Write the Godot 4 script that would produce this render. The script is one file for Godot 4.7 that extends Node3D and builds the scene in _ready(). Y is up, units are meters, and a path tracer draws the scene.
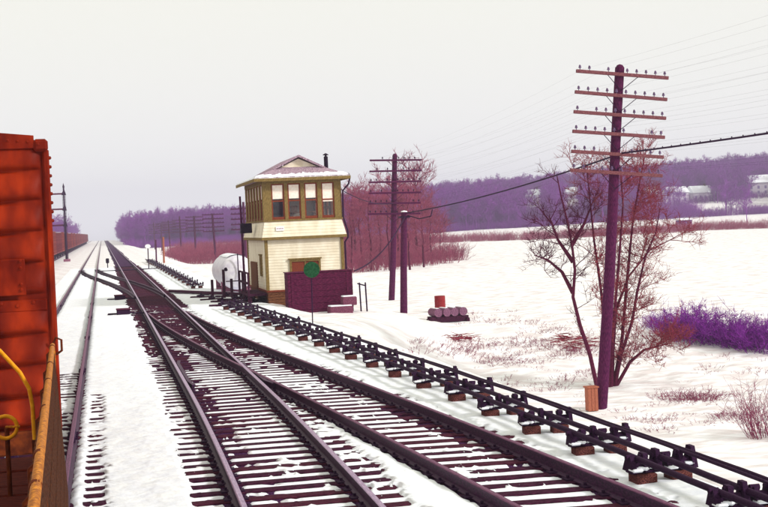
extends Node3D
# A snowy junction with a wooden signal tower. Rail tops lie at y = 0, the tracks run along -Z, metres.

# ---------------------------------------------------------------- mesh builder
class MB:
	var v := PackedVector3Array()
	var n := PackedVector3Array()
	var c := PackedColorArray()
	var ix := PackedInt32Array()
	var tint := Color(1, 1, 1)
	func tri(a: Vector3, b: Vector3, d: Vector3) -> void:
		var nn := (b - a).cross(d - a).normalized()
		var k := v.size()
		for p in [a, b, d]:
			v.append(p); n.append(nn); c.append(tint)
		ix.append_array(PackedInt32Array([k, k + 2, k + 1]))
	func quad(a: Vector3, b: Vector3, d: Vector3, e: Vector3) -> void:   # counter-clockwise seen from outside
		var nn := (b - a).cross(d - a)
		if nn.length() < 1e-9:
			nn = (d - a).cross(e - a)
		nn = nn.normalized()
		var k := v.size()
		for p in [a, b, d, e]:
			v.append(p); n.append(nn); c.append(tint)
		ix.append_array(PackedInt32Array([k, k + 2, k + 1, k, k + 3, k + 2]))
	func hexa(p: Array) -> void:   # 4 bottom corners (counter-clockwise from above), 4 top corners
		quad(p[3], p[2], p[1], p[0]); quad(p[4], p[5], p[6], p[7])
		for i in 4:
			var j := (i + 1) % 4
			quad(p[i], p[j], p[4 + j], p[4 + i])
	func box(at: Vector3, s: Vector3, b: Basis = Basis(), bev := 0.0) -> void:
		var h := s * 0.5
		if bev <= 0.0:
			var p := []
			for y in [-h.y, h.y]:
				for q in [Vector2(-1, 1), Vector2(1, 1), Vector2(1, -1), Vector2(-1, -1)]:
					p.append(at + b * Vector3(q.x * h.x, y, q.y * h.z))
			hexa(p)
			return
		var g: float = minf(bev, minf(h.x, minf(h.y, h.z)) * 0.9)
		# faces, edge chamfers and corners of a chamfered box
		for ax in 3:
			for sg in [-1.0, 1.0]:
				var u := (ax + 1) % 3
				var w := (ax + 2) % 3
				var q := []
				for st in [[-1, -1], [1, -1], [1, 1], [-1, 1]]:
					var p := Vector3()
					p[ax] = sg * h[ax]; p[u] = st[0] * (h[u] - g); p[w] = st[1] * (h[w] - g)
					q.append(at + b * p)
				if sg > 0: quad(q[0], q[1], q[2], q[3])
				else: quad(q[3], q[2], q[1], q[0])
		for ax in 3:
			var u := (ax + 1) % 3
			var w := (ax + 2) % 3
			for su in [-1.0, 1.0]:
				for sw in [-1.0, 1.0]:
					var q := []
					for e in [[0, -1], [0, 1], [1, 1], [1, -1]]:
						var p := Vector3()
						p[ax] = e[1] * (h[ax] - g)
						p[u] = su * (h[u] if e[0] == 0 else h[u] - g)
						p[w] = sw * (h[w] - g if e[0] == 0 else h[w])
						q.append(at + b * p)
					if su * sw < 0: quad(q[0], q[1], q[2], q[3])
					else: quad(q[3], q[2], q[1], q[0])
		for sx in [-1.0, 1.0]:
			for sy in [-1.0, 1.0]:
				for sz in [-1.0, 1.0]:
					var a := at + b * Vector3(sx * h.x, sy * (h.y - g), sz * (h.z - g))
					var d := at + b * Vector3(sx * (h.x - g), sy * h.y, sz * (h.z - g))
					var e := at + b * Vector3(sx * (h.x - g), sy * (h.y - g), sz * h.z)
					if sx * sy * sz > 0: tri(a, d, e)
					else: tri(a, e, d)
	func tube(pts: Array, rad: Array, sides := 6, caps := true) -> void:
		var k0 := v.size()
		var up := Vector3(0.13, 0.97, 0.21)
		for i in pts.size():
			var d: Vector3 = (pts[mini(i + 1, pts.size() - 1)] - pts[maxi(i - 1, 0)]).normalized()
			if absf(d.dot(up)) > 0.95: up = Vector3(0.9, 0.1, 0.42)
			var a := d.cross(up).normalized()
			var b := a.cross(d).normalized()
			up = b
			var r: float = rad[mini(i, rad.size() - 1)]
			for s in sides:
				var t := TAU * s / sides
				var q := a * cos(t) + b * sin(t)
				v.append(pts[i] + q * r); n.append(q); c.append(tint)
		for i in pts.size() - 1:
			for s in sides:
				var s2 := (s + 1) % sides
				var p0 := k0 + i * sides + s
				var p1 := k0 + i * sides + s2
				ix.append_array(PackedInt32Array([p0, p1, p0 + sides, p1, p1 + sides, p0 + sides]))
		if caps:
			for e in [0, pts.size() - 1]:
				var d: Vector3 = (pts[1] - pts[0]) if e == 0 else (pts[e] - pts[e - 1])
				d = d.normalized() * (-1.0 if e == 0 else 1.0)
				var k := v.size()
				for s in sides:
					v.append(v[k0 + e * sides + s]); n.append(d); c.append(tint)
				for s in range(1, sides - 1):
					if e != 0: ix.append_array(PackedInt32Array([k, k + s, k + s + 1]))
					else: ix.append_array(PackedInt32Array([k, k + s + 1, k + s]))
	func lathe(at: Vector3, prof: Array, sides := 16, b: Basis = Basis()) -> void:   # prof: Vector2(radius, height)
		for i in prof.size() - 1:
			var p: Vector2 = prof[i]
			var q: Vector2 = prof[i + 1]
			var dn := Vector2(q.y - p.y, p.x - q.x).normalized()
			var k := v.size()
			for s in sides + 1:
				var t := TAU * s / sides
				var e := Vector3(cos(t), 0, sin(t))
				v.append(at + b * (e * p.x + Vector3(0, p.y, 0))); v.append(at + b * (e * q.x + Vector3(0, q.y, 0)))
				var nn := b * (e * dn.x + Vector3(0, dn.y, 0))
				n.append(nn); n.append(nn); c.append(tint); c.append(tint)
			for s in sides:
				var m := k + s * 2
				ix.append_array(PackedInt32Array([m, m + 2, m + 1, m + 1, m + 2, m + 3]))
	func sweep(prof: Array, pts: Array) -> void:   # profile in (side, up), closed; horizontal path
		for i in pts.size() - 1:
			var f0: Vector3 = _side(pts, i)
			var f1: Vector3 = _side(pts, i + 1)
			for j in prof.size():
				var p: Vector2 = prof[j]
				var q: Vector2 = prof[(j + 1) % prof.size()]
				quad(pts[i] + f0 * q.x + Vector3(0, q.y, 0), pts[i] + f0 * p.x + Vector3(0, p.y, 0), pts[i + 1] + f1 * p.x + Vector3(0, p.y, 0), pts[i + 1] + f1 * q.x + Vector3(0, q.y, 0))
		for e in [0, pts.size() - 1]:
			var f: Vector3 = _side(pts, e)
			var q := []
			for p in prof: q.append(pts[e] + f * p.x + Vector3(0, p.y, 0))
			for j in range(1, q.size() - 1):
				if e == 0: tri(q[0], q[j], q[j + 1])
				else: tri(q[0], q[j + 1], q[j])
	func _side(pts: Array, i: int) -> Vector3:
		var d: Vector3 = pts[mini(i + 1, pts.size() - 1)] - pts[maxi(i - 1, 0)]
		d.y = 0
		return d.normalized().cross(Vector3.UP)
	func sheet(nx: int, nz: int, f: Callable, col = null) -> void:   # smooth grid
		var k := v.size()
		for i in nx + 1:
			for j in nz + 1:
				v.append(f.call(i, j))
				c.append(tint if col == null else col.call(v[v.size() - 1]))
		for i in nx + 1:
			for j in nz + 1:
				var a := v[k + mini(i + 1, nx) * (nz + 1) + j] - v[k + maxi(i - 1, 0) * (nz + 1) + j]
				var b := v[k + i * (nz + 1) + mini(j + 1, nz)] - v[k + i * (nz + 1) + maxi(j - 1, 0)]
				n.append(a.cross(b).normalized())
		for i in nx:
			for j in nz:
				var p := k + i * (nz + 1) + j
				var q := p + nz + 1
				ix.append_array(PackedInt32Array([p, p + 1, q, q, p + 1, q + 1]))
	func mesh() -> ArrayMesh:
		var a := []
		a.resize(Mesh.ARRAY_MAX)
		a[Mesh.ARRAY_VERTEX] = v; a[Mesh.ARRAY_NORMAL] = n; a[Mesh.ARRAY_COLOR] = c; a[Mesh.ARRAY_INDEX] = ix
		var m := ArrayMesh.new()
		m.add_surface_from_arrays(Mesh.PRIMITIVE_TRIANGLES, a)
		return m

# ---------------------------------------------------------------- naming helpers
var used := {}
func numbered(parent: Node, called: String) -> String:
	var key := "%d/%s" % [parent.get_instance_id(), called]
	var k: int = used.get(key, 0)
	used[key] = k + 1
	return called if k == 0 else "%s_%03d" % [called, k]

func obj(called: String, m, mat: Material, parent: Node = self, at := Transform3D()) -> MeshInstance3D:
	var o := MeshInstance3D.new()
	o.mesh = m.mesh() if m is MB else m
	o.name = numbered(parent, called)
	o.material_override = mat
	o.transform = at
	parent.add_child(o, true)
	return o

func tag(o: Node, label: String, category: String, group := "") -> Node:
	o.set_meta("label", label); o.set_meta("category", category)
	if group: o.set_meta("group", group)
	return o

func thing(called: String, label: String, category: String, at := Vector3.ZERO, turn := 0.0, group := "") -> Node3D:
	var o := Node3D.new()
	o.name = numbered(self, called)
	add_child(o, true)
	o.position = at; o.rotation.y = turn
	tag(o, label, category, group)
	return o

func copy_of(o: Node3D, at: Vector3, turn := 0.0, label := "", sc := 1.0) -> Node3D:
	var base: String = String(o.name).rstrip("0123456789").rstrip("_")
	var r: Node3D = o.duplicate()
	r.name = numbered(self, base)
	add_child(r, true)
	r.position = at; r.rotation.y = turn; r.scale = Vector3.ONE * sc
	if label: r.set_meta("label", label)
	return r

func stuff(o: Node) -> Node:
	o.set_meta("kind", "stuff"); return o

func structure(o: Node) -> Node:
	o.set_meta("kind", "structure"); return o

# ---------------------------------------------------------------- materials
func noise(sd: int, freq: float, oct := 4, type := FastNoiseLite.TYPE_SIMPLEX_SMOOTH) -> FastNoiseLite:
	var f := FastNoiseLite.new()
	f.seed = sd; f.frequency = freq; f.noise_type = type
	f.fractal_octaves = oct
	return f

var tex_cache := {}
func tex(a: Color, b: Color, sd: int, freq: float, oct := 4, size := 256, sharp := 1.0, type := FastNoiseLite.TYPE_SIMPLEX_SMOOTH) -> ImageTexture:
	var f := noise(sd, freq, oct, type)
	var src := f.get_seamless_image(size, size, false, false, 0.15, true)
	var im := Image.create(size, size, false, Image.FORMAT_RGB8)
	for y in size:
		for x in size:
			var t := clampf((src.get_pixel(x, y).r - 0.5) * sharp + 0.5, 0.0, 1.0)
			im.set_pixel(x, y, a.lerp(b, t))
	return ImageTexture.create_from_image(im)

func ntex(sd: int, freq: float, oct: int, strength: float, type := FastNoiseLite.TYPE_SIMPLEX_SMOOTH) -> ImageTexture:
	var key := "n%d_%f_%d_%f" % [sd, freq, oct, strength]
	if tex_cache.has(key): return tex_cache[key]
	var im := noise(sd, freq, oct, type).get_seamless_image(256, 256, false, false, 0.15, true)
	im.convert(Image.FORMAT_RGBA8)
	im.bump_map_to_normal_map(strength)
	var t := ImageTexture.create_from_image(im)
	tex_cache[key] = t
	return t

func mat(a: Color, b: Color, o := {}) -> StandardMaterial3D:
	var m := StandardMaterial3D.new()
	m.albedo_texture = tex(a, b, o.get("seed", 1), o.get("freq", 0.03), o.get("oct", 4), o.get("size", 256), o.get("sharp", 1.6))
	m.roughness = o.get("rough", 0.85)
	m.metallic = o.get("metal", 0.0)
	m.metallic_specular = o.get("spec", 0.18)
	m.uv1_triplanar = true
	m.uv1_world_triplanar = o.get("world", false)
	m.uv1_scale = o.get("scale", Vector3.ONE)
	m.vertex_color_use_as_albedo = o.get("vcol", false)
	if o.has("bump"):
		m.normal_enabled = true
		m.normal_texture = ntex(o.get("bseed", 7), o.get("bfreq", 0.06), 4, 6.0)
		m.normal_scale = o["bump"]
	return m

func rgb(r: int, g: int, b: int) -> Color:
	return Color(r / 255.0, g / 255.0, b / 255.0)

var M := {}
func materials() -> void:
	M.snow = mat(rgb(232, 236, 246), rgb(246, 249, 253), {"seed": 3, "freq": 0.02, "scale": Vector3.ONE * 0.5, "world": true, "rough": 0.9, "bump": 0.25, "bfreq": 0.03})
	M.field = mat(rgb(222, 214, 216), rgb(246, 247, 251), {"seed": 5, "freq": 0.035, "oct": 6, "size": 512, "sharp": 2.6, "scale": Vector3(0.035, 0.1, 0.08), "world": true, "rough": 0.95, "bump": 0.4, "bfreq": 0.04})
	M.ballast = mat(rgb(38, 8, 50), rgb(104, 60, 104), {"seed": 11, "freq": 0.11, "oct": 5, "sharp": 2.2, "scale": Vector3.ONE * 1.3, "world": true, "rough": 0.95, "bump": 1.6, "bfreq": 0.16})
	M.tie = mat(rgb(38, 8, 30), rgb(86, 40, 64), {"seed": 13, "freq": 0.05, "sharp": 2.0, "scale": Vector3(0.7, 5, 5), "rough": 0.9, "bump": 0.8})
	M.tie_b = mat(rgb(46, 12, 30), rgb(94, 44, 62), {"seed": 14, "freq": 0.05, "sharp": 2.0, "scale": Vector3(0.6, 6, 6), "rough": 0.9, "bump": 0.8})
	M.rail = mat(rgb(40, 8, 42), rgb(78, 30, 74), {"seed": 15, "freq": 0.06, "scale": Vector3(2, 2, 0.8), "rough": 0.6, "spec": 0.4})
	M.rail_top = mat(rgb(150, 118, 158), rgb(190, 160, 190), {"seed": 16, "freq": 0.04, "scale": Vector3(4, 4, 0.5), "rough": 0.35, "metal": 0.7})
	M.rail_dull = mat(rgb(92, 48, 78), rgb(128, 76, 108), {"seed": 17, "freq": 0.04, "scale": Vector3(4, 4, 0.5), "rough": 0.5, "metal": 0.3})
	M.iron = mat(rgb(30, 10, 36), rgb(66, 34, 66), {"seed": 18, "freq": 0.07, "scale": Vector3.ONE * 3, "rough": 0.7, "metal": 0.1})
	M.block = mat(rgb(62, 28, 32), rgb(122, 72, 64), {"seed": 19, "freq": 0.06, "sharp": 2.0, "scale": Vector3.ONE * 3, "rough": 0.9, "bump": 0.6})
	M.boxcar = mat(rgb(88, 12, 0), rgb(152, 42, 6), {"seed": 21, "freq": 0.018, "oct": 6, "sharp": 1.8, "scale": Vector3(0.5, 0.25, 0.5), "rough": 0.5, "spec": 0.2})
	M.boxcar_dark = mat(rgb(72, 28, 14), rgb(112, 50, 20), {"seed": 22, "freq": 0.03, "scale": Vector3.ONE, "rough": 0.85})
	M.yellow = mat(rgb(132, 70, 8), rgb(206, 130, 24), {"seed": 23, "freq": 0.05, "oct": 5, "sharp": 2.4, "scale": Vector3.ONE * 3, "rough": 0.5})
	M.yellow_clean = mat(rgb(206, 126, 12), rgb(236, 164, 34), {"seed": 24, "freq": 0.04, "scale": Vector3.ONE * 2, "rough": 0.45})
	M.deck = mat(rgb(58, 16, 12), rgb(96, 34, 22), {"seed": 28, "freq": 0.05, "sharp": 2.0, "scale": Vector3(0.6, 4, 4), "rough": 0.9})
	M.planks = mat(rgb(46, 20, 8), rgb(84, 42, 14), {"seed": 25, "freq": 0.05, "sharp": 2.0, "scale": Vector3(5, 5, 0.5), "rough": 0.85, "bump": 0.5})
	M.car_a = mat(rgb(120, 50, 48), rgb(152, 78, 72), {"seed": 26, "freq": 0.03, "scale": Vector3.ONE * 0.4})
	M.car_b = mat(rgb(100, 42, 52), rgb(134, 68, 72), {"seed": 27, "freq": 0.03, "scale": Vector3.ONE * 0.4})
	M.cream = mat(rgb(226, 214, 188), rgb(248, 240, 220), {"seed": 31, "freq": 0.02, "oct": 6, "sharp": 1.5, "scale": Vector3(0.35, 0.15, 0.35), "rough": 0.8})
	M.olive = mat(rgb(108, 88, 48), rgb(146, 122, 74), {"seed": 32, "freq": 0.04, "scale": Vector3(3, 0.6, 3), "rough": 0.8})
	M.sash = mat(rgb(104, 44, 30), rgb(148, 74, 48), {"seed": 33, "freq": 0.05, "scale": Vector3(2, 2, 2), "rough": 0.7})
	M.blind = mat(rgb(246, 228, 214), rgb(255, 246, 234), {"seed": 34, "freq": 0.02, "scale": Vector3.ONE})
	M.dark_in = mat(rgb(116, 80, 62), rgb(150, 110, 86), {"seed": 35, "freq": 0.03})
	M.roof = mat(rgb(124, 98, 116), rgb(196, 172, 184), {"seed": 36, "freq": 0.06, "sharp": 2.2, "scale": Vector3.ONE * 0.8, "rough": 0.9, "bump": 0.6})
	M.maroon = mat(rgb(62, 8, 42), rgb(98, 30, 62), {"seed": 37, "freq": 0.04, "oct": 6, "sharp": 2.2, "scale": Vector3(0.6, 2.5, 0.6), "rough": 0.85, "bump": 0.15})
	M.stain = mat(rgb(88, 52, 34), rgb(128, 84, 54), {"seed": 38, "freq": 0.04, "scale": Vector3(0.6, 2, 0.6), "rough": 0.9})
	M.concrete = mat(rgb(116, 62, 92), rgb(168, 116, 134), {"seed": 39, "freq": 0.06, "sharp": 2, "scale": Vector3.ONE * 1.2, "rough": 0.95, "bump": 0.6})
	M.step = mat(rgb(88, 40, 64), rgb(138, 84, 104), {"seed": 40, "freq": 0.06, "sharp": 2, "scale": Vector3.ONE * 1.2, "rough": 0.95, "bump": 0.5})
	M.tank = mat(rgb(206, 200, 218), rgb(238, 236, 242), {"seed": 41, "freq": 0.03, "oct": 5, "scale": Vector3.ONE * 0.4, "rough": 0.45, "spec": 0.5})
	M.green = mat(rgb(14, 56, 32), rgb(32, 84, 50), {"seed": 42, "freq": 0.04, "rough": 0.6})
	M.pole = mat(rgb(48, 6, 44), rgb(104, 42, 80), {"seed": 43, "freq": 0.05, "oct": 5, "sharp": 2.0, "scale": Vector3(5, 0.5, 5), "rough": 0.9, "bump": 0.7})
	M.arm = mat(rgb(88, 44, 54), rgb(144, 94, 96), {"seed": 44, "freq": 0.05, "scale": Vector3(0.8, 4, 4), "rough": 0.9})
	M.glass_pin = mat(rgb(70, 40, 80), rgb(110, 84, 124), {"seed": 45, "rough": 0.2, "spec": 0.6})
	M.wire = mat(rgb(34, 12, 40), rgb(58, 30, 62), {"seed": 46, "rough": 0.7})
	M.bark = mat(rgb(62, 12, 42), rgb(108, 42, 66), {"seed": 47, "freq": 0.06, "sharp": 2.0, "scale": Vector3(3, 1, 3), "rough": 0.95})
	M.twig = mat(rgb(112, 36, 56), rgb(160, 76, 84), {"seed": 48, "freq": 0.03, "rough": 0.95})
	M.thicket = mat(rgb(116, 44, 76), rgb(166, 86, 106), {"seed": 49, "freq": 0.02, "scale": Vector3.ONE * 0.3, "rough": 0.95})
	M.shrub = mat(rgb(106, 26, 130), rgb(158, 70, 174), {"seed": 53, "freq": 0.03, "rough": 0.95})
	M.weed = mat(rgb(112, 42, 84), rgb(160, 88, 104), {"seed": 54, "freq": 0.03, "rough": 0.95})
	M.drum = mat(rgb(84, 44, 76), rgb(152, 110, 130), {"seed": 55, "freq": 0.05, "oct": 5, "sharp": 2, "scale": Vector3.ONE * 1.5, "rough": 0.7})
	M.red = mat(rgb(116, 26, 36), rgb(156, 54, 54), {"seed": 56, "freq": 0.05, "sharp": 2, "scale": Vector3.ONE * 1.5, "rough": 0.6})
	M.boxwood = mat(rgb(136, 74, 60), rgb(176, 110, 84), {"seed": 57, "freq": 0.05, "scale": Vector3(4, 0.8, 4), "rough": 0.9})
	M.house = mat(rgb(214, 204, 222), rgb(240, 234, 242), {"seed": 58, "freq": 0.03})
	M.shed = mat(rgb(86, 46, 104), rgb(120, 72, 128), {"seed": 59, "freq": 0.03})
	M.pale_window = mat(rgb(128, 104, 160), rgb(160, 136, 188), {"seed": 62, "rough": 0.3})
	M.black = mat(rgb(22, 8, 26), rgb(40, 20, 44), {"seed": 60, "rough": 0.7})
	M.white = mat(rgb(236, 232, 236), rgb(250, 248, 250), {"seed": 61, "rough": 0.7})
	var g := StandardMaterial3D.new()
	g.albedo_color = Color(0.12, 0.08, 0.14, 0.14); g.transparency = BaseMaterial3D.TRANSPARENCY_ALPHA
	g.roughness = 0.03; g.metallic_specular = 0.6
	M.glass = g

# ---------------------------------------------------------------- terrain and track layout
var n1 := noise(101, 0.22, 3)
var n2 := noise(102, 1.3, 3)
var n3 := noise(103, 5.0, 2)
var n5 := noise(105, 9.0, 2)
var n4 := noise(104, 0.02, 3)
const MAIN := 2.32
const LEFT := -1.37
const PITCH := 0.53

func main_x(d: float) -> float:     # the main line bends a little on its way to the viewer
	var q := maxf(0.0, 28.0 - d)
	return MAIN - 0.0008 * q * q

func branch_off(d: float) -> float:
	if d >= 60.0: return 0.0
	if d > 31.0: return 1.5 * pow((60.0 - d) / 29.0, 1.7)
	return 1.5 + 0.084 * (31.0 - d)

func cross_off(d: float) -> float:   # crossover, from the left track (0) to the main (3.69)
	var t := clampf((137.0 - d) / 71.0, 0.0, 1.0)
	return 3.69 * t * t * (3.0 - 2.0 * t)

func train_x(d: float) -> float:     # centre of the track that the freight train stands on
	return lerpf(-1.55, -7.6, smoothstep(-6.0, 95.0, d))

func rod_x(d: float) -> float:
	return 4.75 + maxf(0.0, 57.0 - d) * 0.040 - 0.0012 * pow(maxf(0.0, 28.0 - d), 2.0)

func hill_h(s: float) -> float:
	if s < 0.1: return 2.0
	if s < 0.24: return lerpf(2.0, 8.5, (s - 0.1) / 0.14)
	if s < 0.5: return lerpf(8.5, 17.5, (s - 0.24) / 0.26)
	return lerpf(17.5, 22.0, clampf((s - 0.5) / 0.3, 0, 1))

func ground_y(x: float, d: float) -> float:
	var pad := smoothstep(46.0, 54.0, d) * (1.0 - smoothstep(70.0, 80.0, d))
	var x0 := lerpf(7.3, 10.2, pad)
	var low := lerpf(-2.95, -1.42, smoothstep(43.0, 62.0, d))
	var shelf := -0.2 - 0.34 * smoothstep(7.3, 8.6, x)
	var y := lerpf(lerpf(-0.2, shelf, pad), low, smoothstep(x0, x0 + 5.4, x))
	if x < -9.5: y = lerpf(-0.2, -1.2, smoothstep(9.5, 14.0, -x))
	var rough := smoothstep(7.0, 9.5, x) + smoothstep(9.5, 12.0, -x)
	y += (n1.get_noise_2d(x, d) * 0.10 + n2.get_noise_2d(x, d) * 0.05 * (1.0 - smoothstep(60, 90, d)) + n4.get_noise_2d(x, d) * 0.35 * smoothstep(60, 120, d)) * clampf(rough, 0, 1)
	if d > 320.0:
		y += hill_h(absf(x) / d) * smoothstep(330.0, 620.0, d) * smoothstep(8.0, 60.0, absf(x))
	return y

func tie_gap(d: float) -> float:     # 0 over a tie, 1 in the middle of the space between two ties
	var t := fposmod(d / PITCH, 1.0)
	var w := 0.055 * sin(floor(d / PITCH) * 12.9898) + 0.03 * sin(floor(d / PITCH) * 4.1)
	return smoothstep(0.275 + w, 0.37 + w, absf(t - 0.5))

func snow_y(x: float, d: float) -> float:
	var top := -0.152 + 0.03 * n1.get_noise_2d(x * 2.0, d) + 0.012 * n2.get_noise_2d(x, d)
	var f2 := n2.get_noise_2d(x, d * 0.6)
	var f3 := n3.get_noise_2d(x, d * 0.5)
	var o := branch_off(d)
	var u := x - main_x(d)
	var ub := u - o
	var w := x - LEFT
	# distance to the nearest rail
	var r := minf(absf(absf(u) - 0.75), absf(absf(w) - 0.75) + 0.05)
	if d < 56.0: r = minf(r, absf(absf(ub) - 0.75))
	var rc := 9.0
	if d > 66.0 and d < 137.0:
		var uc := w - cross_off(d)
		rc = absf(absf(uc) - 0.75)
		r = minf(r, rc)
	var edge := 1.3 + 0.2 * f2 + 0.06 * f3
	var in_main := absf(u) < edge
	var in_branch: bool = d < 60.0 and absf(ub) < edge
	var k := 2.0
	var gap := tie_gap(d)
	if in_main:
		k = lerpf(0.52, -0.14, smoothstep(31.0, 40.0, d))
		if d > 62.0: k = -0.35
		if u > 0.75 and d < 31.0: k = 0.75
		if u < -0.75: k += 0.12 - 0.25 * smoothstep(-1.0, -0.75, u)
		if u > -0.72 and u < -0.3 and d > 20.0 and d < 38.0: k -= 0.4
	if in_branch and (ub > -0.75 or d > 31.0):
		var kb := lerpf(0.66, 0.45, smoothstep(24.0, 40.0, d))
		if d > 44.0: kb = 0.15
		if ub > 0.75: kb = 1.0
		if ub > 0.35 and ub < 0.75 and d > 17.0: kb = 0.1
		k = kb if not in_main else maxf(k, kb - 0.25)
		if d < 31.0: gap = tie_gap(d + 0.084 * ub)
	if not in_main and not in_branch and d > 28.0 and d < 62.0 and u > 0.0 and ub < 0.0: k = 1.2
	if absf(w) < 1.3 and not in_main:
		k = 1.6
		if d < 29.0 and w > 1.02 and w < 1.24 + 0.06 * f2: k = lerpf(0.62, 0.85, clampf((d - 14.0) / 12.0, 0, 1))
		if d > 19.0 and d < 34.0 and absf(w) < 0.7: k = 0.85
	k += 0.55 * f2 + 0.3 * f3 + 0.35 * n1.get_noise_2d(x * 3.0, d * 1.5)
	if k < 1.2: k += 0.3 * n5.get_noise_2d(x, d * 0.6)
	var cov := maxf(smoothstep(0.0, 0.22, k) * gap, smoothstep(0.72, 0.98, k))
	cov *= smoothstep(0.06, 0.17, r + 0.05 * f3)
	if rc < 0.5: cov *= smoothstep(0.1, 0.45, rc + 0.15 * f2)
	if k < 1.1: top = lerpf(top, -0.178, 0.75)
	return lerpf(-0.27, top, cov)

# rail section, head top at y = 0
func rail_profile(dy := 0.0) -> Array:
	var p := []
	for q in [[-0.07, -0.178], [0.07, -0.178], [0.07, -0.165], [0.012, -0.145], [0.012, -0.045], [0.036, -0.036], [0.036, -0.012]]:
		p.append(Vector2(q[0], q[1] + dy))
	for q in [[-0.036, -0.012], [-0.036, -0.036], [-0.012, -0.045], [-0.012, -0.145], [-0.07, -0.165]]:
		p.append(Vector2(q[0], q[1] + dy))
	return p

func add_rail(parent: Node3D, pts: Array, top: Material, dy := 0.0) -> void:
	var mb := MB.new()
	mb.sweep(rail_profile(dy), pts)
	var o := obj("rail", mb, M.rail, parent)
	var hd := MB.new()
	var pr := []
	for q in [[-0.0362, -0.013], [0.0362, -0.013], [0.0362, -0.008], [0.026, 0.0], [-0.026, 0.0], [-0.0362, -0.008]]: pr.append(Vector2(q[0], q[1] + dy))
	hd.sweep(pr, pts)
	obj("running_surface", hd, top, o)

func line_pts(x: float, ds: Array) -> Array:
	var p := []
	for d in ds: p.append(Vector3(x, 0, -d))
	return p

func path_pts(f: Callable, off: float, d0: float, d1: float, step: float) -> Array:
	var p := []
	var k := int(ceil((d1 - d0) / step))
	for i in k + 1:
		var d := d0 + (d1 - d0) * i / k
		p.append(Vector3(f.call(d) + off, 0, -d))
	return p

var tie_meshes := []
func make_ties() -> void:
	var rg := RandomNumberGenerator.new()
	rg.seed = 5
	for i in 4:
		var mb := MB.new()
		mb.box(Vector3(0, -0.255, 0), Vector3(2.6 + rg.randf_range(-0.06, 0.06), 0.16, 0.215 + rg.randf_range(-0.015, 0.015)), Basis(), 0.012)
		tie_meshes.append(mb.mesh())

func add_tie(parent: Node3D, rg: RandomNumberGenerator, x: float, d: float, turn := 0.0, stretch := 1.0) -> void:
	var b := Basis(Vector3.UP, turn + rg.randf_range(-0.012, 0.012)).scaled_local(Vector3(stretch, 1, 1))
	obj("tie", tie_meshes[rg.randi() % 4], M.tie if rg.randf() < 0.6 else M.tie_b, parent, Transform3D(b, Vector3(x + rg.randf_range(-0.04, 0.04), rg.randf_range(-0.006, 0.004), -d)))

func plates(parent: Node3D, spots: Array) -> void:
	var mb := MB.new()
	for p in spots:
		mb.box(p + Vector3(0, -0.168, 0), Vector3(0.30, 0.02, 0.17))
		for s in [-1, 1]:
			mb.box(p + Vector3(s * 0.085, -0.145, 0.04 * s), Vector3(0.035, 0.04, 0.03))
	stuff(obj("tie_plates", mb, M.iron, parent))

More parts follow.
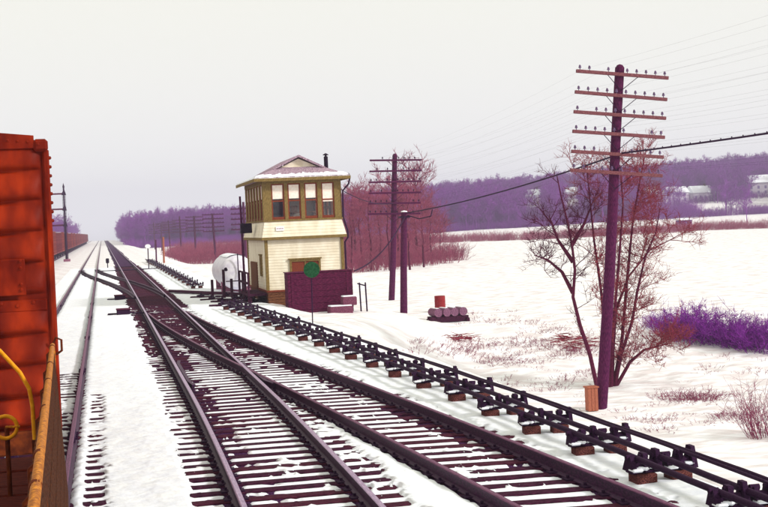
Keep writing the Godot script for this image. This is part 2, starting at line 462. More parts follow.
# ---------------------------------------------------------------- tracks
func build_tracks() -> void:
	make_ties()
	var rg := RandomNumberGenerator.new()
	rg.seed = 21
	var far := [9.0, 40.0, 80.0, 140.0, 300.0, 900.0]
	# main line, with the long switch ties of the junction
	var t := thing("railway_track", "straight main line track with dark ties between strips of snow", "railway track")
	for s in [-0.75, 0.75]: add_rail(t, path_pts(main_x, s, 9.0, 29.0, 2.0) + line_pts(MAIN + s, [60.0, 100.0, 200.0, 900.0]), M.rail_top)
	var spots := []
	for i in range(20, 275):
		var d := i * PITCH + PITCH * 0.5
		var o := branch_off(d)
		if d > 30.5 and d < 56.0: add_tie(t, rg, main_x(d) + o * 0.5, d, 0.0, (2.6 + o) / 2.6)
		else: add_tie(t, rg, main_x(d), d)
		if d < 60.0:
			for s in [-0.75, 0.75]: spots.append(Vector3(main_x(d) + s, 0, -d))
	plates(t, spots)
	var fr := MB.new()   # check rail beside the left running rail, opposite the crossing
	fr.sweep(rail_profile(-0.004), [Vector3(MAIN - 0.60, 0, -28.2), Vector3(MAIN - 0.655, 0, -29.0), Vector3(MAIN - 0.655, 0, -33.0), Vector3(MAIN - 0.60, 0, -33.8)])
	obj("check_rail", fr, M.rail, t)
	# diverging track
	t = thing("railway_track", "curved track that leaves the main line beside the signal rods", "railway track")
	add_rail(t, path_pts(func(d): return main_x(d) + branch_off(d), -0.75, 9.0, 54.5, 1.5), M.rail_dull, -0.003)
	add_rail(t, path_pts(func(d): return main_x(d) + branch_off(d), 0.75, 9.0, 54.5, 1.5), M.rail_dull, -0.003)
	spots = []
	for i in range(20, 58):
		var d := i * PITCH + PITCH * 0.5
		var o := branch_off(d)
		add_tie(t, rg, main_x(d) + o, d, -0.084)
		for s in [-0.75, 0.75]: spots.append(Vector3(main_x(d) + o + s, 0, -d))
	for i in range(58, 100):
		var d := i * PITCH + PITCH * 0.5
		for s in [-0.75, 0.75]: spots.append(Vector3(MAIN + branch_off(d) + s, 0, -d))
	plates(t, spots)
	fr = MB.new()        # wing rails and nose of the crossing
	var fx := MAIN + 0.75
	fr.sweep(rail_profile(-0.005), [Vector3(fx + 0.10, 0, -32.3), Vector3(fx + 0.045, 0, -31.4), Vector3(fx + 0.11, 0, -30.2), Vector3(fx + 0.14, 0, -28.2), Vector3(fx + 0.24, 0, -27.6)])
	obj("wing_rail", fr, M.rail, t)
	# left track, almost buried in snow
	t = thing("railway_track", "snow covered track with only its two rails showing beside the freight train", "railway track")
	for s in [-0.75, 0.75]: add_rail(t, line_pts(LEFT + s, far), M.rail_dull)
	for i in range(24, 64):
		add_tie(t, rg, LEFT, i * PITCH + PITCH * 0.5)
	var jb := MB.new()
	for d in [22.6, 33.5, 44.4, 55.3, 66.2]:
		for s in [-0.75, 0.75]:
			for sd in [-1, 1]:
				jb.box(Vector3(LEFT + s + sd * 0.03, -0.09, -d), Vector3(0.035, 0.1, 0.9), Basis(), 0.01)
				for q in 4: jb.tube([Vector3(LEFT + s + sd * 0.04, -0.09, -d - 0.33 + q * 0.22), Vector3(LEFT + s + sd * 0.085, -0.09, -d - 0.33 + q * 0.22)], [0.02], 6)
	stuff(obj("joint_bars", jb, M.iron, t))
	# crossover
	t = thing("railway_track", "crossover track joining the buried track to the main line", "railway track")
	for s in [-0.75, 0.75]:
		var a := 74.0 if s > 0 else 68.5
		var b := 129.0 if s < 0 else 134.0
		add_rail(t, path_pts(func(d): return LEFT + cross_off(d), s, 70.5, 132.0, 2.5), M.rail, -0.003)
	for i in range(170, 206):
		var d := i * PITCH + PITCH * 0.5
		add_tie(t, rg, LEFT + cross_off(d), d, -0.07)
	# the train's own track
	t = thing("railway_track", "side track under the freight train", "railway track")
	for s in [-0.75, 0.75]: add_rail(t, path_pts(train_x, s, 14.0, 100.0, 4.0) + [Vector3(-7.6 + s, 0, -900)], M.rail_dull, -0.006)
	for i in range(40, 120): add_tie(t, rg, train_x(i * 0.8), i * 0.8)

func build_ground() -> void:
	# far terrain, one sheet with a finer middle
	var xs := []
	var x := -420.0
	while x < 560.0:
		xs.append(x)
		var ax := absf(x - 4.0)
		x += 0.42 if ax < 26 else (2.5 if ax < 70 else (8.0 if ax < 180 else 24.0))
	var ds := [-40.0, -20.0, -8.0]
	var d := 0.0
	while d < 950.0:
		ds.append(d)
		d += 0.5 if d < 75 else (1.0 if d < 90 else (4.0 if d < 200 else (10.0 if d < 700 else 50.0)))
	var f := func(i, j):
		var y := ground_y(xs[i], ds[j])
		if xs[i] > -2.6 and xs[i] < 6.6 and ds[j] > 10.5 and ds[j] < 141.0: y = -0.5
		return Vector3(xs[i], y, -ds[j])
	var far := ds.size() - 1
	var jd := 0
	while ds[jd] < 385.0: jd += 1
	var mb := MB.new()
	mb.sheet(xs.size() - 1, jd, f)
	structure(obj("snowy_ground", mb, M.field))
	mb = MB.new()
	mb.sheet(xs.size() - 1, far - jd, func(i, j): return f.call(i, j + jd))
	structure(obj("hill", mb, M.field))
	# deep snow along the tracks, modelled round every tie
	mb = MB.new()
	var bands := [[9.0, 30.0, 0.045, 0.06], [30.0, 60.0, 0.07, 0.075], [60.0, 142.0, 0.16, 0.11]]
	for b in bands:
		var nx := int(10.6 / b[3])
		var nz := int((b[1] - b[0]) / b[2])
		mb.sheet(nx, nz, func(i, j):
			var px: float = -3.3 + 10.6 * i / nx
			var pd: float = b[0] + (b[1] - b[0]) * j / nz
			var y := snow_y(px, pd)
			if px > 6.8: y = lerpf(y, ground_y(px, pd) - 0.02, smoothstep(6.8, 7.3, px))
			return Vector3(px, y, -pd))
	structure(obj("track_snow", mb, M.snow))
	# stone ballast under the snow
	mb = MB.new()
	var bx := 90
	mb.sheet(bx, 560, func(i, j):
		var px: float = -3.0 + 9.4 * i / bx
		var pd: float = 9.0 + 133.0 * pow(j / 560.0, 1.5)
		return Vector3(px, -0.205 + 0.022 * n3.get_noise_2d(px * 2.5, pd * 2.5), -pd))
	structure(obj("ballast", mb, M.ballast))
	mb = MB.new()   # the dark bed of the main line, swept bare farther on
	mb.sheet(8, 60, func(i, j):
		var pd: float = 141.0 + 700.0 * pow(j / 60.0, 2.0)
		return Vector3(MAIN - 1.35 + 2.7 * i / 8.0 + 0.25 * n2.get_noise_2d(i, pd), -0.13 - (0.25 if i == 0 or i == 8 else 0.0), -pd))
	structure(obj("ballast", mb, M.ballast))

# ---------------------------------------------------------------- signal rods on their stands
func build_rods() -> void:
	var offs := [0.0, 0.30, 0.60, 0.68]
	var words := ["nearest the curved track's rail", "second from the curved track", "beside the thin outermost rod", "outermost, on the field side of the stands"]
	for k in 4:
		var pts := []
		for i in 24:
			var d := 10.0 + i * 2.05
			pts.append(Vector3(rod_x(d) + 0.06 + offs[k], 0.145 + (0.04 if k > 1 else 0.0) + 0.008 * sin(i * 2.1 + k), -d))
		var mb := MB.new()
		mb.tube(pts, [0.04 if k < 2 else 0.023], 8)
		tag(obj("signal_rod", mb, M.iron), "long dark iron signal rod, " + words[k], "signal rod", "signal rods leading to the tower")
	var st := thing("rod_stand", "iron roller stand on timber blocks carrying the signal rods beside the curved track", "rod stand", Vector3.ZERO, 0, "roller stands under the signal rods")
	for k in 2:
		var bx := 0.14 + k * 0.42
		var mb := MB.new()
		mb.box(Vector3(bx, -0.17, 0), Vector3(0.24, 0.30, 0.22), Basis(), 0.015)
		obj("block", mb, M.block, st)
		mb = MB.new()
		mb.box(Vector3(bx, -0.005, 0), Vector3(0.34, 0.03, 0.14), Basis(), 0.006)
		for q in [-0.15, 0.0, 0.15]:   # flared cast cheeks
			mb.hexa([Vector3(bx + q - 0.03, 0, 0.12), Vector3(bx + q + 0.03, 0, 0.12), Vector3(bx + q + 0.03, 0, -0.12), Vector3(bx + q - 0.03, 0, -0.12), Vector3(bx + q - 0.025, 0.19 + 0.03 * (q / 0.15), 0.05), Vector3(bx + q + 0.025, 0.19 + 0.03 * (q / 0.15), 0.05), Vector3(bx + q + 0.025, 0.19 + 0.03 * (q / 0.15), -0.05), Vector3(bx + q - 0.025, 0.19 + 0.03 * (q / 0.15), -0.05)])
			mb.tube([Vector3(bx + q - 0.05, 0.15, 0), Vector3(bx + q + 0.05, 0.15, 0)], [0.03], 8)
		obj("frame", mb, M.iron, st)
		for q in [-0.075, 0.075]:
			mb = MB.new()
			mb.tube([Vector3(bx + q - 0.045, 0.065, 0), Vector3(bx + q + 0.045, 0.065, 0)], [0.05], 10)
			obj("roller", mb, M.iron, st)
		mb = MB.new()
		for q in 3:
			mb.box(Vector3(bx - 0.12 + 0.11 * q, 0.025 + 0.01 * q, 0.075 - 0.02 * q), Vector3(0.13, 0.035, 0.12), Basis(Vector3.UP, q * 0.7), 0.015)
		obj("snow_cap", mb, M.snow, st)
	st.position = Vector3(rod_x(13.3), 0, -13.3)
	st.scale = Vector3.ONE * 1.12
	for i in range(1, 21):
		var d := 13.3 + i * 2.15
		var sd := copy_of(st, Vector3(rod_x(d) + 0.02 * sin(i * 4.1), -0.015 + 0.015 * sin(i * 2.9), -d + 0.12 * sin(i * 5.3)), 0.10 * sin(i * 1.7))
		sd.scale = Vector3.ONE * (1.1 + 0.06 * sin(i * 7.7)); sd.rotation.z = 0.035 * sin(i * 3.3); sd.rotation.x = 0.05 * sin(i * 2.2)
	# rods beyond the tower
	for k in 2:
		var mb := MB.new()
		mb.tube([Vector3(4.95 + 0.35 * k, 0.1, -78.0), Vector3(4.95 + 0.35 * k, 0.1, -164.0)], [0.055], 6)
		tag(obj("signal_rod", mb, M.iron), "dark signal rod running on past the white tank, " + ["track side", "field side"][k], "signal rod", "signal rods beyond the tower")
	for i in 18:
		var d := 79.0 + i * 4.7
		var s := copy_of(st, Vector3(4.9, 0, -d), 0.0, "iron roller stand under the two rods running on past the white tank")
		s.set_meta("group", "roller stands beyond the tower")
	# bell cranks where the rods turn towards the tower
	var rg := RandomNumberGenerator.new()
	rg.seed = 12
	var ck := thing("bell_crank", "small iron bell crank on a dark timber near the tower's foot", "crank", Vector3.ZERO, 0, "bell cranks at the rod turn")
	var cb := MB.new(); cb.box(Vector3(0, 0.02, 0), Vector3(1.1, 0.16, 0.26), Basis(), 0.015); obj("timber", cb, M.tie, ck)
	cb = MB.new(); cb.lathe(Vector3(0, 0.1, 0), [Vector2(0.16, 0), Vector2(0.16, 0.06), Vector2(0.05, 0.07), Vector2(0.05, 0.16), Vector2(0, 0.16)], 12); cb.tube([Vector3(0, 0.16, 0), Vector3(0.42, 0.15, 0.05)], [0.03], 6); cb.tube([Vector3(0, 0.16, 0), Vector3(-0.05, 0.15, 0.42)], [0.03], 6); obj("crank", cb, M.iron, ck)
	ck.position = Vector3(5.0, -0.18, -59.5)
	for q in [[5.7, 60.6], [6.3, 61.6], [5.3, 62.6], [6.0, 63.8], [5.0, 65.0], [5.9, 67.2], [4.7, 67.8], [6.5, 64.9]]:
		copy_of(ck, Vector3(q[0], -0.18, -q[1]), rg.randf_range(-0.5, 0.5))
	# timber duct from the track to the tower, and the rods crossing under the far rails
	var mb := MB.new()
	for k in 3: mb.tube([Vector3(3.5, -0.05, -75.5 + k * 0.5), Vector3(5.2, -0.05, -71.0 + k * 0.5), Vector3(7.1, -0.02, -66.0 + k * 0.4)], [0.07], 6)
	tag(obj("timber_duct", mb, M.tie), "low dark timber duct from the main line to the tower's foot", "duct")
	mb = MB.new()
	for k in 2: mb.tube([Vector3(-0.4, -0.14, -127.0 - k), Vector3(5.0, -0.14, -127.5 - k)], [0.04], 6)
	tag(obj("crossing_rods", mb, M.iron), "thin rods crossing under the rails by the far crossover", "signal rod")
	for q in [[0.75, 70.5, "squat iron switch machine beside the main line opposite the white tank"], [0.72, 57.2, "squat iron switch machine beside the main line where the curved track leaves it"]]:
		var t := thing("switch_machine", q[2], "switch machine", Vector3(q[0], -0.16, -q[1]), 0, "switch machines")
		mb = MB.new(); mb.box(Vector3(0, 0.09, 0), Vector3(0.55, 0.24, 0.9), Basis(), 0.03); obj("case", mb, M.iron, t)
		mb = MB.new(); mb.box(Vector3(0, 0.225, 0), Vector3(0.6, 0.03, 0.95), Basis(), 0.01); obj("lid", mb, M.maroon, t)
		mb = MB.new(); mb.tube([Vector3(0.25, 0.06, 0.1), Vector3(1.0, 0.02, 0.1)], [0.03], 6); mb.box(Vector3(-0.45, -0.01, -0.2), Vector3(0.4, 0.14, 0.3), Basis(), 0.03); obj("throw_rod", mb, M.iron, t)

# ---------------------------------------------------------------- the tower
func wall_boards(mb: MB, a: Vector3, b: Vector3, y0: float, y1: float, nrm: Vector3, out0: float, out1: float, step := 0.13) -> void:
	var k := int(round((y1 - y0) / step))
	for i in k:
		var f0 := float(i) / k
		var f1 := float(i + 1) / k
		var o0 := lerpf(out0, out1, f0)
		var o1 := lerpf(out0, out1, f1)
		var p := Vector3(0, lerpf(y0, y1, f0), 0)
		var q := Vector3(0, lerpf(y0, y1, f1), 0)
		var e := (b - a).normalized()
		# clapboard: the lower edge stands proud
		mb.quad(a - e * o0 + p + nrm * (o0 + 0.018), b + e * o0 + p + nrm * (o0 + 0.018), b + e * o1 + q + nrm * (o1 + 0.002), a - e * o1 + q + nrm * (o1 + 0.002))
		mb.quad(a - e * o0 + p + nrm * o0, b + e * o0 + p + nrm * o0, b + e * o0 + p + nrm * (o0 + 0.018), a - e * o0 + p + nrm * (o0 + 0.018))

func build_tower() -> void:
	var t := thing("signal_tower", "two storey cream wooden signal tower with four front windows and hipped roof", "signal tower", Vector3(8.85, -0.3, -60.0))
	var hw := 1.72
	var ln := 7.4
	var c := [Vector3(-hw, 0, 0), Vector3(hw, 0, 0), Vector3(hw, 0, -ln), Vector3(-hw, 0, -ln)]
	var nr := [Vector3(0, 0, 1), Vector3(1, 0, 0), Vector3(0, 0, -1), Vector3(-1, 0, 0)]
	# y levels above the foot: plinth 0.6, belt 2.95, sill 3.72, lintel 5.42, eave 5.6
	var mb := MB.new()
	mb.box(Vector3(0, 0.05, -ln / 2), Vector3(hw * 2 - 0.06, 1.2, ln - 0.06))
	obj("foundation", mb, M.stain, t)
	mb = MB.new()
	for i in 8: mb.box(Vector3(0, -0.32 + i * 0.125, -ln / 2), Vector3(hw * 2 - 0.02 + 0.01 * (i % 2), 0.115, ln - 0.02 + 0.01 * (i % 2)), Basis(), 0.01)
	obj("plinth", mb, M.stain, t)
	for i in 4:
		var m1 := MB.new()
		wall_boards(m1, c[i], c[(i + 1) % 4], 0.62, 2.92, nr[i], 0.0, 0.0)
		obj("wall", m1, M.cream, t)
		m1 = MB.new()
		wall_boards(m1, c[i], c[(i + 1) % 4], 3.05, 3.74, nr[i], 0.19, 0.03)
		obj("skirt", m1, M.cream, t)
	mb = MB.new()   # belt board and water table
	mb.box(Vector3(0, 2.985, -ln / 2), Vector3(hw * 2 + 0.42, 0.13, ln + 0.42), Basis(), 0.01)
	obj("belt_board", mb, M.olive, t)
	mb = MB.new()
	mb.box(Vector3(0, 0.64, -ln / 2), Vector3(hw * 2 + 0.08, 0.09, ln + 0.08), Basis(), 0.01)
	obj("water_table", mb, M.sash, t)
	for p in [Vector3(-hw, 0, 0), Vector3(hw, 0, 0), Vector3(-hw, 0, -ln), Vector3(hw, 0, -ln)]:
		mb = MB.new()
		mb.box(p + Vector3(0, 1.8, 0), Vector3(0.14, 2.24, 0.14), Basis(), 0.008)
		obj("corner_board", mb, M.olive, t)
	# upper storey: posts, sills, lintel
	mb = MB.new()
	mb.box(Vector3(0, 3.78, 0), Vector3(hw * 2 + 0.16, 0.08, 0.18), Basis(), 0.01)
	mb.box(Vector3(-hw, 3.78, -ln / 2), Vector3(0.18, 0.08, ln - 0.2), Basis(), 0.01)
	mb.box(Vector3(hw, 3.78, -ln / 2), Vector3(0.18, 0.08, ln - 0.2), Basis(), 0.01)
	mb.box(Vector3(0, 3.78, -ln), Vector3(hw * 2 + 0.16, 0.08, 0.18), Basis(), 0.01)
	obj("sill_board", mb, M.olive, t)
	mb = MB.new()
	mb.box(Vector3(0, 5.51, 0), Vector3(hw * 2 + 0.1, 0.18, 0.16), Basis(), 0.01)
	mb.box(Vector3(-hw, 5.51, -ln / 2), Vector3(0.16, 0.18, ln - 0.18), Basis(), 0.01)
	mb.box(Vector3(hw, 5.51, -ln / 2), Vector3(0.16, 0.18, ln - 0.18), Basis(), 0.01)
	mb.box(Vector3(0, 5.51, -ln), Vector3(hw * 2 + 0.1, 0.18, 0.16), Basis(), 0.01)
	obj("lintel", mb, M.olive, t)
	mb = MB.new()
	mb.box(Vector3(0, 3.72, -ln / 2), Vector3(hw * 2 - 0.25, 0.05, ln - 0.25))
	obj("operating_floor", mb, M.dark_in, t)
	mb = MB.new()
	mb.box(Vector3(0, 5.58, -ln / 2), Vector3(hw * 2 - 0.2, 0.04, ln - 0.2))
	obj("ceiling", mb, M.dark_in, t)
	# front windows
	var wx := [-1.10, -0.365, 0.395, 1.16]
	var edges := [-hw - 0.06]
	for w in wx:
		edges.append(w - 0.29); edges.append(w + 0.29)
	edges.append(hw + 0.06)
	for i in range(0, edges.size(), 2):
		mb = MB.new()
		mb.box(Vector3((edges[i] + edges[i + 1]) / 2, 4.62, -0.005), Vector3(edges[i + 1] - edges[i], 1.6, 0.12), Basis(), 0.008)
		obj("window_post", mb, M.olive, t)
	for k in 4: tower_window(t, Transform3D(Basis(), Vector3(wx[k], 4.62, 0)), 0.58, 1.6, 0.42 if k < 3 else 0.54)
	# windows along the track side and field side
	for sd in [-1, 1]:
		for k in 6:
			var z := -0.75 - k * 1.18
			tower_window(t, Transform3D(Basis(Vector3.UP, PI / 2 * sd), Vector3(sd * hw, 4.62, z)), 0.78, 1.6, 0.4)
		for k in 7:
			mb = MB.new()
			var z0: float = -0.065 if k == 0 else -0.75 - (k - 1) * 1.18 - 0.39
			var z1: float = -0.75 - k * 1.18 + 0.39 if k < 6 else -ln
			mb.box(Vector3(sd * (hw - 0.005), 4.62, (z0 + z1) / 2), Vector3(0.12, 1.6, absf(z1 - z0)), Basis(), 0.008)
			obj("window_post", mb, M.olive, t)
	mb = MB.new()
	mb.box(Vector3(0, 4.62, -ln), Vector3(hw * 2 - 0.1, 1.6, 0.1))
	obj("rear_wall", mb, M.cream, t)
	# things seen through the glass: lever frame and desk
	mb = MB.new()
	for k in 14: mb.box(Vector3(-0.7, 4.2, -1.0 - k * 0.4), Vector3(0.05, 1.0, 0.05), Basis(Vector3.RIGHT, 0.15))
	mb.box(Vector3(-0.7, 3.9, -3.6), Vector3(0.3, 0.3, 5.6))
	obj("lever_frame", mb, M.iron, t)
	mb = MB.new()
	mb.box(Vector3(0.1, 4.12, -0.7), Vector3(1.3, 0.06, 0.6)); mb.box(Vector3(-0.4, 3.95, -0.7), Vector3(0.08, 0.4, 0.5)); mb.box(Vector3(0.6, 3.95, -0.7), Vector3(0.08, 0.4, 0.5))
	mb.box(Vector3(-0.3, 4.28, -0.6), Vector3(0.28, 0.26, 0.2)); mb.box(Vector3(1.2, 4.3, -0.8), Vector3(0.34, 0.1, 0.3))
	obj("desk", mb, M.dark_in, t)
	# lower window with its frame, and one on the track side
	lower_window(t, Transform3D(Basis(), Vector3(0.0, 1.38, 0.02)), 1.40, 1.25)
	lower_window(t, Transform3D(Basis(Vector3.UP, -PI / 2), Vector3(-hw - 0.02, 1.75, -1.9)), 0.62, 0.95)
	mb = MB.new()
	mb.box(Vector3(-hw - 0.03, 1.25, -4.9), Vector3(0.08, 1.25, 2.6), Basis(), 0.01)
	obj("painted_leadout", mb, M.stain, t)  # solid brown panel painted for the dark opening where the rods come out
	# roof: hipped skirt, then a small gable with its ridge along the tracks
	var ov := 0.42
	var a := [Vector3(-hw - ov, 5.62, ov), Vector3(hw + ov, 5.62, ov), Vector3(hw + ov, 5.62, -ln - ov), Vector3(-hw - ov, 5.62, -ln - ov)]
	var g := 1.05
	var b := [Vector3(-g, 6.08, -0.62), Vector3(g, 6.08, -0.62), Vector3(g, 6.08, -ln + 0.62), Vector3(-g, 6.08, -ln + 0.62)]
	var r0 := Vector3(0, 6.56, -0.62)
	var r1 := Vector3(0, 6.56, -ln + 0.62)
	var up := Vector3(0, 0.09, 0)
	mb = MB.new()
	for i in 4:
		var j := (i + 1) % 4
		mb.quad(a[i] + up, a[j] + up, b[j] + up, b[i] + up)
		mb.quad(a[j], a[i], b[i], b[j])
		mb.quad(a[i], a[j], a[j] + up, a[i] + up)
	obj("roof", mb, M.roof, t)
	mb = MB.new()
	for s in [-1.0, 1.0]:
		var e0 := Vector3(s * (g + 0.14), 6.04, -0.42)
		var e1 := Vector3(s * (g + 0.14), 6.04, -ln + 0.42)
		var q0 := r0 + Vector3(0, 0.06, 0.2)
		var q1 := r1 + Vector3(0, 0.06, -0.2)
		if s > 0: mb.hexa([e0, e1, q1, q0, e0 + up, e1 + up, q1 + up, q0 + up])
		else: mb.hexa([e1, e0, q0, q1, e1 + up, e0 + up, q0 + up, q1 + up])
	obj("gable_roof", mb, M.roof, t)
	mb = MB.new()
	for z in [-0.66, -ln + 0.66]:
		mb = MB.new()
		mb.tri(Vector3(-g, 6.08, z), Vector3(g, 6.08, z), Vector3(0, 6.55, z))
		if z > -1.0:
			for k in 3: mb.box(Vector3(0, 6.18 + k * 0.11, -0.655), Vector3(1.5 - k * 0.44, 0.02, 0.02))
		obj("gable_end", mb, M.cream, t)
	mb = MB.new()   # fascia and gutter
	mb.box(Vector3(0, 5.60, ov + 0.015), Vector3((hw + ov) * 2, 0.14, 0.03))
	mb.box(Vector3(-hw - ov - 0.015, 5.60, -ln / 2), Vector3(0.03, 0.14, ln + ov * 2 + 0.06))
	mb.box(Vector3(hw + ov + 0.015, 5.60, -ln / 2), Vector3(0.03, 0.14, ln + ov * 2 + 0.06))
	obj("fascia", mb, M.olive, t)
	mb = MB.new()
	for k in 7: mb.box(Vector3(-1.6 + k * 0.54, 5.56, ov - 0.2), Vector3(0.07, 0.1, 0.38))
	obj("rafter_ends", mb, M.olive, t)
	var rg := RandomNumberGenerator.new()
	rg.seed = 3
	mb = MB.new()   # snow lying along the front eave and in patches on the roof
	var eave := [[a[0], a[1], b[1], b[0], 0.42], [a[3], a[0], b[0], b[3], 0.25], [a[1], a[2], b[2], b[1], 0.3]]
	for e in eave:
		mb.sheet(40, 6, func(i, j):
			var f: float = i / 40.0
			var reach: float = e[4] * (0.8 + 0.6 * n2.get_noise_2d(i * 0.6, e[4] * 50.0))
			var p: Vector3 = e[0].lerp(e[1], f)
			var q: Vector3 = e[3].lerp(e[2], f)
			var h: float = 0.05 * sin(PI * clampf(j / 6.0, 0.05, 1.0)) + 0.09
			return p.lerp(q, reach * j / 6.0 - 0.02) + Vector3(0, h + (0.0 if j > 0 else -0.06), 0))
	obj("roof_snow", mb, M.snow, t)
	mb = MB.new()
	mb.lathe(Vector3(1.32, 5.9, -1.0), [Vector2(0.095, 0), Vector2(0.095, 0.72), Vector2(0.06, 0.72)], 12)
	mb.lathe(Vector3(1.32, 6.68, -1.0), [Vector2(0.05, -0.06), Vector2(0.05, 0.0), Vector2(0.13, 0.0), Vector2(0.13, 0.03), Vector2(0.0, 0.1)], 12)
	obj("stovepipe", mb, M.black, t)
	mb = MB.new()
	mb.tube([Vector3(hw + ov - 0.02, 5.52, ov), Vector3(hw + ov - 0.05, 5.3, ov - 0.15), Vector3(hw + 0.12, 5.0, 0.1), Vector3(hw + 0.1, 3.8, 0.06), Vector3(hw + 0.27, 3.2, 0.1), Vector3(hw + 0.27, 2.9, 0.1), Vector3(hw + 0.13, 2.7, 0.06), Vector3(hw + 0.13, 0.2, 0.06)], [0.04], 8)
	obj("downspout", mb, M.iron, t)
	mb = MB.new()
	mb.box(Vector3(-1.08, 3.42, 0.16), Vector3(0.36, 0.2, 0.03), Basis(Vector3.RIGHT, -0.2))
	var nb := obj("name_board", mb, M.white, t)
	mb = MB.new()
	for k in 4: mb.box(Vector3(-1.2 + k * 0.08, 3.425, 0.178), Vector3(0.035, 0.05, 0.012), Basis(Vector3.RIGHT, -0.2))
	obj("lettering", mb, M.concrete, nb)
	# landing and railing on the track side
	mb = MB.new()
	mb.box(Vector3(-hw - 0.45, 0.5, -2.4), Vector3(0.85, 0.1, 4.2))
	for z in [-0.5, -2.4, -4.3]: mb.box(Vector3(-hw - 0.8, 0.2, z), Vector3(0.12, 0.6, 0.12))
	mb.box(Vector3(-hw - 0.72, 0.22, -2.4), Vector3(0.06, 0.5, 4.0))
	obj("landing", mb, M.tie, t)
	mb = MB.new()
	for z in [-0.4, -1.7, -3.0, -4.4]: mb.box(Vector3(-hw - 0.82, 1.0, z), Vector3(0.08, 0.95, 0.08))
	mb.box(Vector3(-hw - 0.82, 1.48, -2.4), Vector3(0.1, 0.06, 4.2)); mb.box(Vector3(-hw - 0.82, 1.02, -2.4), Vector3(0.05, 0.1, 4.1))
	obj("railing", mb, M.tie, t)

func tower_window(t: Node3D, at: Transform3D, w: float, h: float, blind: float) -> void:
	var mb := MB.new()
	for s in [-1, 1]: mb.box(Vector3(s * (w / 2 - 0.03), 0, -0.02), Vector3(0.06, h, 0.07))
	for y in [-h / 2 + 0.06, h / 2 - 0.03, h / 2 - h * 0.48]: mb.box(Vector3(0, y, -0.018), Vector3(w - 0.12, 0.12 if y < 0 and y < -0.5 else 0.06, 0.066))
	var o := obj("window", mb, M.sash, t, at)
	mb = MB.new()
	mb.box(Vector3(0, 0, -0.03), Vector3(w - 0.1, h - 0.1, 0.008))
	obj("pane", mb, M.glass, o)
	mb = MB.new()
	mb.box(Vector3(0, h / 2 - h * blind / 2 - 0.03, -0.012), Vector3(w - 0.125, h * blind - 0.06, 0.008))
	obj("blind", mb, M.blind, o)

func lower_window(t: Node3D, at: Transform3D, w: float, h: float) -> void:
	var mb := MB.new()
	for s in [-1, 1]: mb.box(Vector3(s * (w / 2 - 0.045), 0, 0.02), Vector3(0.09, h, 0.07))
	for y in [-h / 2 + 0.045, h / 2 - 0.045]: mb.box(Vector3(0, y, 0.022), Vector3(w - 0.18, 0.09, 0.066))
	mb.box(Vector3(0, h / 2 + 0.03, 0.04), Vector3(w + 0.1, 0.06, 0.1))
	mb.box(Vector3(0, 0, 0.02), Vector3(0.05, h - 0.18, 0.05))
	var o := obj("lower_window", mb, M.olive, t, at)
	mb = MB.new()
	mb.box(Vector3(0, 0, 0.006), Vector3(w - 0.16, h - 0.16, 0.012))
	obj("painted_pane", mb, M.sash, o)  # solid window fill, its red-brown stands in for the dim room inside

